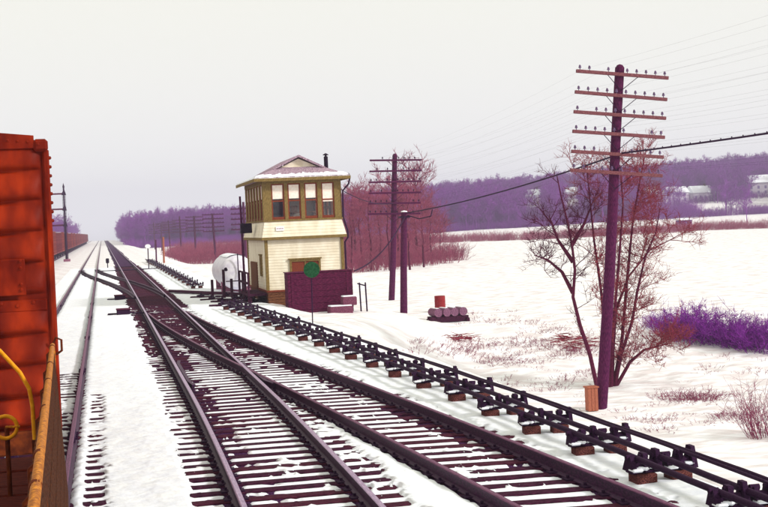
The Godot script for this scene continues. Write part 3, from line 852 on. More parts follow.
func build_yard() -> void:
	# coal bin in front of the tower, of wide boards
	var t := thing("coal_bin", "dark maroon board coal bin standing against the front of the tower", "coal bin", Vector3(9.05, ground_y(9.0, 57.2) - 0.12, -57.2))
	var mb: MB
	for i in 7:
		for sd in 2:
			mb = MB.new()
			mb.box(Vector3(0, 0.13 + i * 0.262, -0.9 * sd + 0.004 * (i % 2)), Vector3(2.82, 0.255, 0.05), Basis(), 0.008)
			obj("board", mb, M.maroon, t)
	for sd in [-1, 1]:
		for i in 7:
			mb = MB.new()
			mb.box(Vector3(sd * 1.385, 0.13 + i * 0.262, -0.45), Vector3(0.05, 0.255, 0.85), Basis(), 0.008)
			obj("board", mb, M.maroon, t)
	mb = MB.new()
	mb.box(Vector3(0, 1.86, -0.45), Vector3(2.9, 0.04, 1.02), Basis(), 0.008)
	obj("lid", mb, M.maroon, t)
	mb = MB.new()
	for x in [-1.2, 1.2]:
		mb = MB.new()
		mb.box(Vector3(x, 0.92, 0.035), Vector3(0.12, 1.8, 0.03))
		obj("cleat", mb, M.maroon, t)
	# steps of two blocks at its right end
	for q in [[9.72, 56.35, 1.0, 0.46, 0.6, 0.0, "lower snow topped concrete step block at the coal bin"], [10.12, 56.42, 0.62, 0.36, 0.45, 0.455, "upper snow topped concrete step block at the coal bin"]]:
		var gy := ground_y(q[0], q[1]) - 0.16
		var s := thing("step_block", q[6], "step", Vector3(q[0], gy + q[5], -q[1]), 0.06)
		mb = MB.new(); mb.box(Vector3(0, q[3] / 2, 0), Vector3(q[2], q[3], q[4]), Basis(), 0.03); obj("block", mb, M.step, s)
		mb = MB.new(); mb.box(Vector3(0, q[3] + 0.025, 0), Vector3(q[2] * 0.94, 0.06, q[4] * 0.92), Basis(), 0.028); obj("snow_cap", mb, M.snow, s)
	# pipe rail beside the bin
	t = thing("hand_railing", "thin iron hand railing at the right end of the coal bin", "railing", Vector3(10.75, ground_y(10.75, 57.0), -57.0))
	mb = MB.new()
	for x in [0.0, 0.26]: mb.tube([Vector3(x, -0.1, 0), Vector3(x - 0.03, 1.25, 0)], [0.035], 6)
	mb.tube([Vector3(-0.12, 1.22, 0), Vector3(0.26, 1.1, 0)], [0.03], 6)
	obj("rail", mb, M.iron, t)
	# green target disc
	var gy := ground_y(6.72, 44.5)
	t = thing("target_signal", "round green metal disc on a thin post in front of the tower", "signal", Vector3(6.72, gy, -44.5))
	mb = MB.new(); mb.tube([Vector3(0, -0.3, 0), Vector3(0.04, 1.95, 0)], [0.02], 6); obj("post", mb, M.iron, t)
	mb = MB.new(); mb.lathe(Vector3(0.05, 1.92, 0.03), [Vector2(0, -0.012), Vector2(0.27, -0.012), Vector2(0.27, 0.012), Vector2(0, 0.012)], 28, Basis(Vector3.RIGHT, PI / 2)); obj("disc", mb, M.green, t)
	# white tank on saddles
	t = thing("storage_tank", "white cylindrical storage tank lying on low timber saddles beside the tower", "tank", Vector3(6.95, -0.2, -72.0))
	mb = MB.new()
	var pr := [Vector2(0, 0.34), Vector2(0.2, 0.33), Vector2(0.4, 0.29), Vector2(0.6, 0.22), Vector2(0.76, 0.13), Vector2(0.87, 0.02), Vector2(0.92, -0.12), Vector2(0.93, -5.2), Vector2(0.7, -5.45), Vector2(0, -5.5)]
	pr.reverse()
	mb.lathe(Vector3(0, 1.08, 0), pr, 36, Basis(Vector3.RIGHT, PI / 2))
	obj("shell", mb, M.tank, t)
	mb = MB.new()
	for z in [-0.8, -4.2]:
		mb = MB.new()
		mb.box(Vector3(0, 0.1, z), Vector3(1.6, 0.3, 0.3)); mb.box(Vector3(-0.68, 0.4, z), Vector3(0.24, 0.4, 0.3)); mb.box(Vector3(0.68, 0.4, z), Vector3(0.24, 0.4, 0.3))
		obj("saddle", mb, M.concrete, t)
	mb = MB.new()
	mb.tube([Vector3(0.02, 0.0, 0.42), Vector3(0.02, 2.1, 0.42)], [0.03], 6)
	obj("vent_pipe", mb, M.iron, t)
	mb = MB.new()
	mb.sheet(10, 16, func(i, j):
		var an: float = (i / 10.0 - 0.5) * (1.1 + 0.3 * n2.get_noise_2d(j, 3.0))
		return Vector3(0.945 * sin(an), 1.08 + 0.945 * cos(an) + 0.02, -0.1 - j * 0.31))
	obj("snow_cap", mb, M.snow, t)
	# fence posts in front of the tank
	t = thing("post_fence", "short fence of dark posts with one rail in front of the white tank", "fence", Vector3(0, -0.2, -66.0))
	for q in [[5.13, 0.98], [5.7, 1.45], [6.07, 0.98]]:
		mb = MB.new(); mb.box(Vector3(q[0], q[1] / 2 - 0.05, 0), Vector3(0.13, q[1] + 0.1, 0.13), Basis(), 0.015); obj("post", mb, M.tie, t)
	mb = MB.new(); mb.box(Vector3(6.25, 0.86, 0.02), Vector3(0.9, 0.05, 0.05)); obj("rail", mb, M.tie, t)
	mb = MB.new(); mb.box(Vector3(5.82, 1.45, 0.1), Vector3(0.14, 0.18, 0.14), Basis(Vector3.BACK, 0.4), 0.03); obj("lamp", mb, M.iron, t)
	# loudspeaker box on a slim pole by the tower's corner
	t = thing("line_pole", "slim dark pole with a black box beside the tower's track side corner", "pole", Vector3(6.42, -0.2, -63.0))
	mb = MB.new(); mb.tube([Vector3(0, -0.2, 0), Vector3(-0.05, 4.9, 0)], [0.06, 0.05], 8); obj("shaft", mb, M.pole, t)
	mb = MB.new(); mb.box(Vector3(0.16, 3.4, 0.1), Vector3(0.52, 0.46, 0.4), Basis(), 0.03); obj("box", mb, M.black, t)
	# drums on a dark timber rack
	var dg := ground_y(15.3, 60.0)
	t = thing("drum_rack", "low dark timber rack holding a row of lying drums", "rack", Vector3(15.35, dg, -60.0), 0.12)
	mb = MB.new()
	for z in [-0.3, 0.3]: mb.box(Vector3(0, 0.14, z), Vector3(1.75, 0.26, 0.16), Basis(), 0.015)
	for x in [-0.8, 0.8]: mb.box(Vector3(x, 0.06, 0), Vector3(0.16, 0.2, 1.0), Basis(), 0.015)
	obj("beam", mb, M.tie, t)
	for k in 4:
		var d := thing("drum", ["lying mauve drum at the tower end of the rack", "lying mauve drum second from the tower end of the rack", "lying mauve drum third from the tower end of the rack", "lying mauve drum at the field end of the rack"][k], "drum", Vector3(15.35 + (-0.62 + k * 0.41) * cos(0.12), dg + 0.27 + 0.19, -60.0 - (-0.62 + k * 0.41) * sin(0.12)), 0.12 + 0.05 * sin(k * 2.0), "drums lying on the rack")
		mb = MB.new()
		mb.lathe(Vector3.ZERO, [Vector2(0, -0.42), Vector2(0.18, -0.42), Vector2(0.195, -0.43), Vector2(0.195, -0.16), Vector2(0.205, -0.15), Vector2(0.195, -0.14), Vector2(0.195, 0.14), Vector2(0.205, 0.15), Vector2(0.195, 0.16), Vector2(0.195, 0.43), Vector2(0.18, 0.42), Vector2(0, 0.42)], 20, Basis(Vector3.RIGHT, PI / 2))
		obj("shell", mb, M.drum, d)
		mb = MB.new()
		mb.box(Vector3(0, 0.185, 0.02), Vector3(0.14, 0.05, 0.7), Basis(), 0.024)
		obj("snow_cap", mb, M.snow, d)
	t = thing("drum", "upright red drum standing in the snow behind the rack", "drum", Vector3(16.5, ground_y(16.5, 66.0) - 0.03, -66.0))
	mb = MB.new()
	mb.lathe(Vector3.ZERO, [Vector2(0, 0), Vector2(0.27, 0), Vector2(0.27, 0.28), Vector2(0.285, 0.3), Vector2(0.27, 0.32), Vector2(0.27, 0.55), Vector2(0.285, 0.57), Vector2(0.27, 0.59), Vector2(0.27, 0.84), Vector2(0.255, 0.84), Vector2(0.25, 0.81), Vector2(0, 0.81)], 22)
	obj("shell", mb, M.red, t)
	mb = MB.new()
	mb.box(Vector3(14.45, ground_y(14.45, 59.4) + 0.05, -59.4), Vector3(0.3, 0.2, 0.25), Basis(Vector3.UP, 0.5), 0.06)
	tag(obj("timber_offcut", mb, M.tie), "small dark timber offcut in the snow beside the drum rack", "timber")
	# small signals and posts far up the line
	t = thing("dwarf_signal", "small black dwarf signal between the tracks before the crossover", "signal", Vector3(0.42, -0.2, -141.0))
	mb = MB.new(); mb.tube([Vector3(0, -0.1, 0), Vector3(0, 0.6, 0)], [0.05], 6); mb.box(Vector3(0, 0.75, 0), Vector3(0.34, 0.5, 0.3), Basis(), 0.06); obj("lamp_case", mb, M.black, t)
	t = thing("round_sign", "white round sign on a post beside the main line", "sign", Vector3(4.2, -0.25, -130.0))
	mb = MB.new(); mb.tube([Vector3(0, -0.1, 0), Vector3(0, 2.0, 0)], [0.05], 6); obj("post", mb, M.iron, t)
	mb = MB.new(); mb.lathe(Vector3(0, 2.2, 0.06), [Vector2(0, -0.02), Vector2(0.27, -0.02), Vector2(0.27, 0.02), Vector2(0, 0.02)], 20, Basis(Vector3.RIGHT, PI / 2).scaled_local(Vector3(1.0, 1, 0.72))); obj("disc", mb, M.white, t)
	for q in [[6.6, 152.0, 2.7, 0.11, "stout light brown post beside the far signal rods"], [6.0, 158.0, 2.4, 0.09, "dark post just behind the light brown one"]]:
		mb = MB.new(); mb.tube([Vector3(q[0], -0.4, -q[1]), Vector3(q[0] + 0.05, q[2], -q[1])], [q[3] * 1.1, q[3]], 8)
		tag(obj("wooden_post", mb, M.boxwood if q[3] > 0.1 else M.pole), q[4], "post")

# ---------------------------------------------------------------- telegraph poles and wires
func telegraph_pole(at: Vector3, height: float, lean: float, arms: Array, r0: float, r1: float, label: String, pins: int, arm_len := 3.05, arm_tilt := 0.0, detail := true) -> Node3D:
	var t := thing("telegraph_pole", label, "telegraph pole", at, 0, "telegraph poles along the line")
	var rg := RandomNumberGenerator.new()
	rg.seed = int(absf(at.z)) + 7
	var mb := MB.new()
	var p := []
	var r := []
	for i in 8:
		var f := i / 7.0
		p.append(Vector3(lean * height * f + 0.03 * sin(f * 5.0), lerpf(-0.35, height, f), 0)); r.append(lerpf(r0, r1, f))
	mb.tube(p, r, 12 if detail else 7)
	if detail: mb.lathe(Vector3(lean * height + 0.03 * sin(5.0), height, 0), [Vector2(r1, -0.01), Vector2(r1 * 0.6, 0.08), Vector2(0, 0.11)], 12)
	obj("shaft", mb, M.pole, t)
	for k in arms.size():
		var y: float = arms[k]
		var c := Vector3(lean * y, y, r1 + 0.06)
		var b := Basis(Vector3.BACK, arm_tilt + rg.randf_range(-0.01, 0.01))
		mb = MB.new()
		mb.box(c, Vector3(arm_len, 0.105 if detail else 0.15, 0.09), b, 0.008)
		var o := obj("crossarm", mb, M.arm if at.z > -45.0 else M.pole, t)
		mb = MB.new()
		for i in pins:
			if detail and rg.randf() < 0.14: continue
			var x: float = -arm_len / 2 + 0.12 + (arm_len - 0.24) * i / (pins - 1)
			if absf(x) < 0.14: continue
			var q := c + b * Vector3(x, 0.05, 0)
			mb.lathe(q, [Vector2(0.014, 0), Vector2(0.014, 0.05), Vector2(0.045, 0.05), Vector2(0.045, 0.09), Vector2(0.033, 0.10), Vector2(0.036, 0.13), Vector2(0.0, 0.16)], 8 if detail else 5)
		stuff(obj("insulators", mb, M.glass_pin if at.z > -45.0 else M.wire, o))
		if detail:
			mb = MB.new()
			for s in [-1, 1]: mb.tube([c + b * Vector3(s * 0.5, -0.05, 0.02), Vector3(lean * (y - 0.55), y - 0.5, r1 + 0.03)], [0.012], 5)
			obj("brace", mb, M.iron, o)
	return t

func sag(a: Vector3, b: Vector3, s: float, k := 14) -> Array:
	var p := []
	for i in k + 1:
		var f := float(i) / k
		p.append(a.lerp(b, f) - Vector3(0, s * 4.0 * f * (1 - f), 0))
	return p

func build_poles() -> void:
	var arms := [10.36, 9.70, 9.10, 8.50, 7.88, 7.30]
	var g0 := ground_y(15.02, 40.0)
	var big := telegraph_pole(Vector3(15.02, -2.89, -40.0), 10.6, 0.107, arms, 0.19, 0.145, "tall leaning telegraph pole with six crossarms in front of the bare tree", 10, 3.05, -0.095)
	telegraph_pole(Vector3(15.2, ground_y(15.2, 2.0), -2.0), 10.6, 0.04, arms, 0.19, 0.145, "telegraph pole standing before the leaning one", 10)
	telegraph_pole(Vector3(16.53, ground_y(16.53, 78.0), -78.0), 8.55, 0.075, [8.25, 7.62, 6.98, 6.33, 5.72, 5.1], 0.19, 0.15, "telegraph pole with many crossarms just beyond the short bare pole", 10, 3.15, -0.02)
	var t := thing("utility_pole", "short bare pole without crossarms between tower and drum rack", "pole", Vector3(14.6, ground_y(14.6, 66.0), -66.0))
	var mb := MB.new()
	mb.tube([Vector3(0, -0.3, 0), Vector3(0.12, 2.6, 0), Vector3(0.25, 5.05, 0)], [0.19, 0.17, 0.15], 12)
	obj("shaft", mb, M.pole, t)
	mb = MB.new(); mb.lathe(Vector3(0.25, 5.05, 0), [Vector2(0.17, 0.0), Vector2(0.15, 0.05), Vector2(0, 0.08)], 10); obj("snow_cap", mb, M.snow, t)
	mb = MB.new(); mb.box(Vector3(0.24, 4.8, 0), Vector3(0.5, 0.1, 0.45)); obj("bracket", mb, M.iron, t)
	var far := ["telegraph pole half hidden behind the tower's roof", "telegraph pole whose crossarms show at the tower's left", "telegraph pole above the white tank", "telegraph pole left of the white tank", "far telegraph pole beyond the pole left of the tank", "very far telegraph pole near the round sign", "faint telegraph pole near the end of the line", "faintest telegraph pole at the end of the line"]
	for i in 8:
		var d := 118.0 + i * 39.0
		if i == 0: continue
		var x := 16.4 - i * 0.25
		telegraph_pole(Vector3(x, ground_y(x, d), -d), 7.4 + 0.4 * sin(i * 1.9), 0.02 * sin(i * 2.3), [7.0, 6.4, 5.8, 5.2, 4.6], 0.18, 0.14, far[i], 8, 3.1, 0.0, false)
	# cables
	mb = MB.new()
	var top := Vector3(16.0, 5.02, -39.8)
	mb.tube(sag(Vector3(15.9, 5.35, -2.0), top, 0.22), [0.028], 7)
	mb.tube(sag(top, Vector3(14.95, 3.62, -66.0), 0.2), [0.028], 7)
	var c := obj("aerial_cable", mb, M.wire)
	tag(c, "thick black aerial cable slung from the leaning pole to the short bare pole", "cable")
	mb = MB.new()
	for i in 60:
		var q := Vector3(15.9, 5.35, -2.0).lerp(top, i / 60.0) - Vector3(0, 0.22 * 4.0 * (i / 60.0) * (1 - i / 60.0) - 0.03, 0)
		mb.box(q, Vector3(0.02, 0.05, 0.03))
	stuff(obj("hanger_rings", mb, M.wire, c))
	mb = MB.new()
	mb.tube(sag(Vector3(14.85, 3.45, -65.8), Vector3(10.62, 1.15, -57.5), 0.45), [0.03], 7)
	tag(obj("aerial_cable", mb, M.wire), "black drop cable from the short bare pole down to the coal bin", "cable")
	mb = MB.new()
	mb.tube([Vector3(15.0, 3.5, -65.9), Vector3(15.35, 3.3, -64.9), Vector3(15.7, 3.4, -63.9), Vector3(15.72, 3.72, -63.6)] , [0.028], 7)
	tag(obj("aerial_cable", mb, M.wire), "short loop of black cable hanging at the short bare pole", "cable")
	mb = MB.new()
	mb.tube(sag(Vector3(10.65, 4.9, -61.0), Vector3(16.9, 4.3, -77.8), 0.3), [0.02], 6)
	tag(obj("aerial_cable", mb, M.wire), "thin cable from the tower's eave to the telegraph pole", "cable")
	# open wires
	var rg := RandomNumberGenerator.new()
	rg.seed = 9
	for k in 6:
		for s in 4:
			var x: float = [-1.3, -0.6, 0.6, 1.3][s]
			var a := Vector3(15.4 + x, ground_y(15.2, 2.0) + 0.12 + arms[k], -2.0)
			var b := Vector3(15.02 + 0.107 * arms[k] + x, -2.89 + arms[k] + 0.12 - 0.06 * x, -39.8)
			var e := Vector3(16.53 + 0.075 * (8.4 - k * 0.64) + x, ground_y(16.53, 78.0) + 8.37 - k * 0.64, -77.8)
			mb = MB.new()
			mb.tube(sag(a, b, 0.3, 8), [0.0011], 4, false)
			mb.tube(sag(b, e, 0.35, 8), [0.0011], 4, false)
			tag(obj("telegraph_wire", mb, M.wire), "thin open telegraph wire strung between the crossarms of the leaning pole", "wire", "open telegraph wires")
	# wooden box at the foot of the leaning pole
	t = thing("pole_box", "light brown wooden box at the foot of the leaning telegraph pole", "box", Vector3(14.66, -2.95, -39.75))
	mb = MB.new()
	for i in 3: mb.box(Vector3(-0.11 + i * 0.11, 0.36, 0), Vector3(0.105, 0.72, 0.3), Basis(), 0.01)
	obj("case", mb, M.boxwood, t)
	mb = MB.new(); mb.box(Vector3(0, 0.74, 0), Vector3(0.4, 0.05, 0.36), Basis(), 0.01); obj("lid", mb, M.boxwood, t)
	# semaphore mast by the freight train
	t = thing("semaphore_signal", "tall semaphore mast with three blades beside the freight train", "signal", Vector3(-4.85, -0.3, -190.0))
	mb = MB.new(); mb.tube([Vector3(0, -0.1, 0), Vector3(0, 10.2, 0)], [0.16, 0.11], 10); mb.lathe(Vector3(0, 10.2, 0), [Vector2(0.1, 0), Vector2(0.16, 0.1), Vector2(0, 0.7)], 10); obj("mast", mb, M.iron, t)
	mb = MB.new(); mb.box(Vector3(0, 0.2, 0), Vector3(0.9, 0.5, 0.9), Basis(), 0.05); obj("base", mb, M.concrete, t)
	for y in [9.4, 7.3, 5.1]:
		mb = MB.new(); mb.box(Vector3(-0.95, y, 0.2), Vector3(1.5, 0.22, 0.04)); obj("blade", mb, M.maroon, t)
		mb = MB.new()
		mb.hexa([Vector3(-0.32, y - 0.2, 0.28), Vector3(0.32, y - 0.2, 0.28), Vector3(0.32, y - 0.2, 0.1), Vector3(-0.32, y - 0.2, 0.1), Vector3(-0.05, y + 0.55, 0.28), Vector3(0.1, y + 0.55, 0.28), Vector3(0.1, y + 0.55, 0.1), Vector3(-0.05, y + 0.55, 0.1)])
		obj("spectacle", mb, M.iron, t)
	mb = MB.new()
	for s in [-1, 1]: mb.tube([Vector3(0.2 * s, 0.2, -0.25), Vector3(0.2 * s, 9.6, -0.2)], [0.025], 5)
	for k in 24: mb.tube([Vector3(-0.2, 0.6 + k * 0.38, -0.24), Vector3(0.2, 0.6 + k * 0.38, -0.24)], [0.018], 4)
	obj("ladder", mb, M.iron, t)

# ---------------------------------------------------------------- freight train
func truck(mb: MB, z: float) -> void:
	for w in [-0.85, 0.85]:
		for s in [-1, 1]:
			mb.lathe(Vector3(s * 0.75, 0.42, z + w), [Vector2(0, -0.07), Vector2(0.40, -0.07), Vector2(0.42, 0.06), Vector2(0, 0.06)], 16, Basis(Vector3.BACK, PI / 2 * s))
		mb.tube([Vector3(-1.0, 0.42, z + w), Vector3(1.0, 0.42, z + w)], [0.07], 6)
	for s in [-1, 1]:
		mb.box(Vector3(s * 0.98, 0.5, z), Vector3(0.14, 0.3, 2.1), Basis(), 0.05)

func rib_out(u: float, y: float) -> float:   # pressed ribs: a steep lower lip, a long upper slope, tapering to the corner
	var out := 0.0
	for g in [3.93, 3.60, 3.25, 2.90, 2.56, 2.11, 1.77, 1.42, 1.08]:
		var t: float = y - g
		if t > -0.06 and t < 0.30:
			var e := clampf((1.42 - absf(u)) / 0.16, 0.0, 1.0)
			var k := smoothstep(-0.035, 0.055, t) if t < 0.055 else pow(cos((t - 0.055) / 0.245 * PI / 2.0), 1.3)
			out = maxf(out, 0.07 * k * sqrt(e * (2.0 - e)))
		if absf(t + 0.05) < 0.05:   # narrow trough under the lip, fading out towards the corner
			out = minf(out, 0.0) - 0.1 * cos((t + 0.05) / 0.05 * PI / 2.0) * (1.0 - smoothstep(0.5, 1.34, absf(u)))
	return out

func build_train() -> void:
	var t := thing("boxcar", "orange red steel boxcar with its corrugated end towards the yellow handrail", "boxcar", Vector3(-2.06, 0, -15.4), 0.075)
	var w := 1.52
	var mb := MB.new()
	mb.sheet(110, 230, func(i, j):
		var u: float = -1.46 + 2.92 * i / 110.0
		var y: float = 1.02 + 3.2 * j / 230.0
		return Vector3(u, y, rib_out(u, y)))
	obj("corrugated_end", mb, M.boxcar, t)
	for s in [-1, 1]:
		mb = MB.new()
		mb.box(Vector3(s * 1.49, 2.58, -0.03), Vector3(0.075, 3.14, 0.14), Basis(), 0.02)
		for k in 8: mb.lathe(Vector3(s * 1.535, 3.35 + k * 0.1, 0.0), [Vector2(0.022, -0.01), Vector2(0.016, 0.012), Vector2(0, 0.018)], 8, Basis(Vector3.BACK, -PI / 2 * s))
		obj("corner_post", mb, M.boxcar, t)
		mb = MB.new()
		mb.box(Vector3(s * 1.44, 4.19, 0.03), Vector3(0.16, 0.14, 0.1), Basis(), 0.03)
		mb.lathe(Vector3(s * 1.41, 4.2, 0.08), [Vector2(0.02, -0.01), Vector2(0.014, 0.01), Vector2(0, 0.014)], 8, Basis(Vector3.RIGHT, PI / 2))
		obj("corner_cap", mb, M.boxcar, t)
		mb = MB.new()
		mb.box(Vector3(s * 1.46, 2.6, -6.2), Vector3(0.04, 3.1, 12.1))
		for k in 12: mb.box(Vector3(s * 1.49, 2.6, -0.6 - k * 1.02), Vector3(0.05, 3.0, 0.09))
		obj("side", mb, M.boxcar, t)
	mb = MB.new()     # end plate under the roof, with its rivets
	for s in [-1.0, 1.0]:
		var p := [Vector3(0, 4.16, 0.055), Vector3(s * 1.37, 4.16, 0.055), Vector3(s * 1.37, 4.30, 0.055), Vector3(0, 4.44, 0.055)]
		var q := []
		for e in p: q.append(e - Vector3(0, 0, 0.1))
		if s < 0:
			p.reverse(); q.reverse()
		mb.quad(p[0], p[1], p[2], p[3])
		mb.quad(p[3], p[2], q[2], q[3]); mb.quad(p[0], q[0], q[1], p[1]); mb.quad(p[1], q[1], q[2], p[2])
	for k in 26:
		var x := -1.3 + k * 0.104
		mb.lathe(Vector3(x, 4.39 - absf(x) * 0.1 - 0.03, 0.055), [Vector2(0.016, 0.0), Vector2(0.012, 0.01), Vector2(0, 0.014)], 7, Basis(Vector3.RIGHT, PI / 2))
	obj("end_plate", mb, M.boxcar, t)
	mb = MB.new()
	for s in [-1.0, 1.0]:
		var e := [Vector3(0, 4.45, 0.1), Vector3(s * 1.52, 4.2, 0.0), Vector3(s * 1.52, 4.2, -12.4), Vector3(0, 4.45, -12.4)]
		var lift := Vector3(0, 0.03, 0)
		if s > 0: mb.hexa([e[0], e[1], e[2], e[3], e[0] + lift, e[1] + lift, e[2] + lift, e[3] + lift])
		else: mb.hexa([e[1], e[0], e[3], e[2], e[1] + lift, e[0] + lift, e[3] + lift, e[2] + lift])
	obj("roof", mb, M.boxcar_dark, t)
	mb = MB.new()
	mb.box(Vector3(0, 2.42, 0.012), Vector3(2.86, 0.13, 0.025), Basis(), 0.008)
	for k in 16: mb.lathe(Vector3(-1.3 + k * 0.172, 2.42 + 0.03 * (k % 2), 0.024), [Vector2(0.024, 0.0), Vector2(0.018, 0.012), Vector2(0, 0.017)], 8, Basis(Vector3.RIGHT, PI / 2))
	obj("seam_strip", mb, M.boxcar, t)
	mb = MB.new()
	mb.box(Vector3(0.66, 2.74, 0.07), Vector3(1.1, 0.40, 0.03), Basis(), 0.006)
	for y in [2.6, 2.66, 2.84, 2.92]:
		mb.lathe(Vector3(1.16, y, 0.1), [Vector2(0.02, 0.0), Vector2(0.015, 0.01), Vector2(0, 0.014)], 7, Basis(Vector3.RIGHT, PI / 2))
	obj("route_board", mb, M.boxcar, t)
	mb = MB.new()
	mb.box(Vector3(0, 0.9, -0.02), Vector3(2.96, 0.26, 0.2), Basis(), 0.02)
	mb.box(Vector3(0, 0.86, -6.2), Vector3(0.7, 0.4, 12.2))
	mb.box(Vector3(0, 0.9, 0.4), Vector3(0.28, 0.28, 0.9), Basis(), 0.05)
	mb.box(Vector3(1.36, 0.62, 0.0), Vector3(0.3, 0.3, 0.06)); mb.box(Vector3(-1.36, 0.62, 0.0), Vector3(0.3, 0.3, 0.06))
	obj("underframe", mb, M.boxcar_dark, t)
	for z in [-1.9, -10.5]:
		mb = MB.new(); truck(mb, z)
		obj("truck", mb, M.iron, t)
	mb = MB.new()
	mb.tube([Vector3(1.47, 1.98, 0.05), Vector3(1.5, 2.05, 0.1), Vector3(1.56, 2.02, 0.1), Vector3(1.56, 1.9, 0.08), Vector3(1.5, 1.86, 0.06)], [0.014], 6)
	obj("roping_ring", mb, M.boxcar_dark, t)
	# the rest of the train up the side track
	var proto := []
	for v in 2:
		var c := thing("freight_car", ["plain brown red ribbed freight car in the long standing train", "darker mauve red ribbed freight car in the long standing train"][v], "freight car", Vector3.ZERO, 0, "freight cars of the standing train")
		var hgt := 2.75 + 0.12 * v
		mb = MB.new()
		mb.box(Vector3(0, 1.0 + hgt / 2, 0), Vector3(2.9, hgt, 12.0), Basis(), 0.04)
		obj("body", mb, [M.car_a, M.car_b][v], c)
		mb = MB.new()
		for s in [-1, 1]:
			for k in 11: mb.box(Vector3(s * 1.48, 1.0 + hgt / 2, -5.5 + k * 1.1), Vector3(0.09, hgt - 0.1, 0.14))
			mb.box(Vector3(s * 1.48, 1.04 + hgt, 0), Vector3(0.12, 0.1, 12.0)); mb.box(Vector3(s * 1.48, 1.02, 0), Vector3(0.12, 0.18, 12.0))
		obj("side_posts", mb, [M.car_b, M.car_a][v], c)
		mb = MB.new()
		for k in 7: mb.box(Vector3(0, 1.06 + hgt, -5.1 + k * 1.7), Vector3(2.8, 0.05, 1.4), Basis(), 0.02)
		obj("roof_snow", mb, M.snow, c)
		mb = MB.new(); mb.box(Vector3(0, 0.82, 0), Vector3(0.8, 0.34, 12.9))
		obj("underframe", mb, M.iron, c)
		for z in [-4.1, 4.1]:
			mb = MB.new(); truck(mb, z); obj("truck", mb, M.iron, c)
		proto.append(c)
	var d := 35.2
	for i in 44:
		var p := Vector3(train_x(d), 0, -d)
		var turn := atan2(train_x(d - 4.0) - train_x(d + 4.0), 8.0)
		if i < 2:
			proto[i].position = p; proto[i].rotation.y = turn
		else:
			copy_of(proto[[0, 1, 0, 0, 1][i % 5]], p, turn)
		d += 13.3

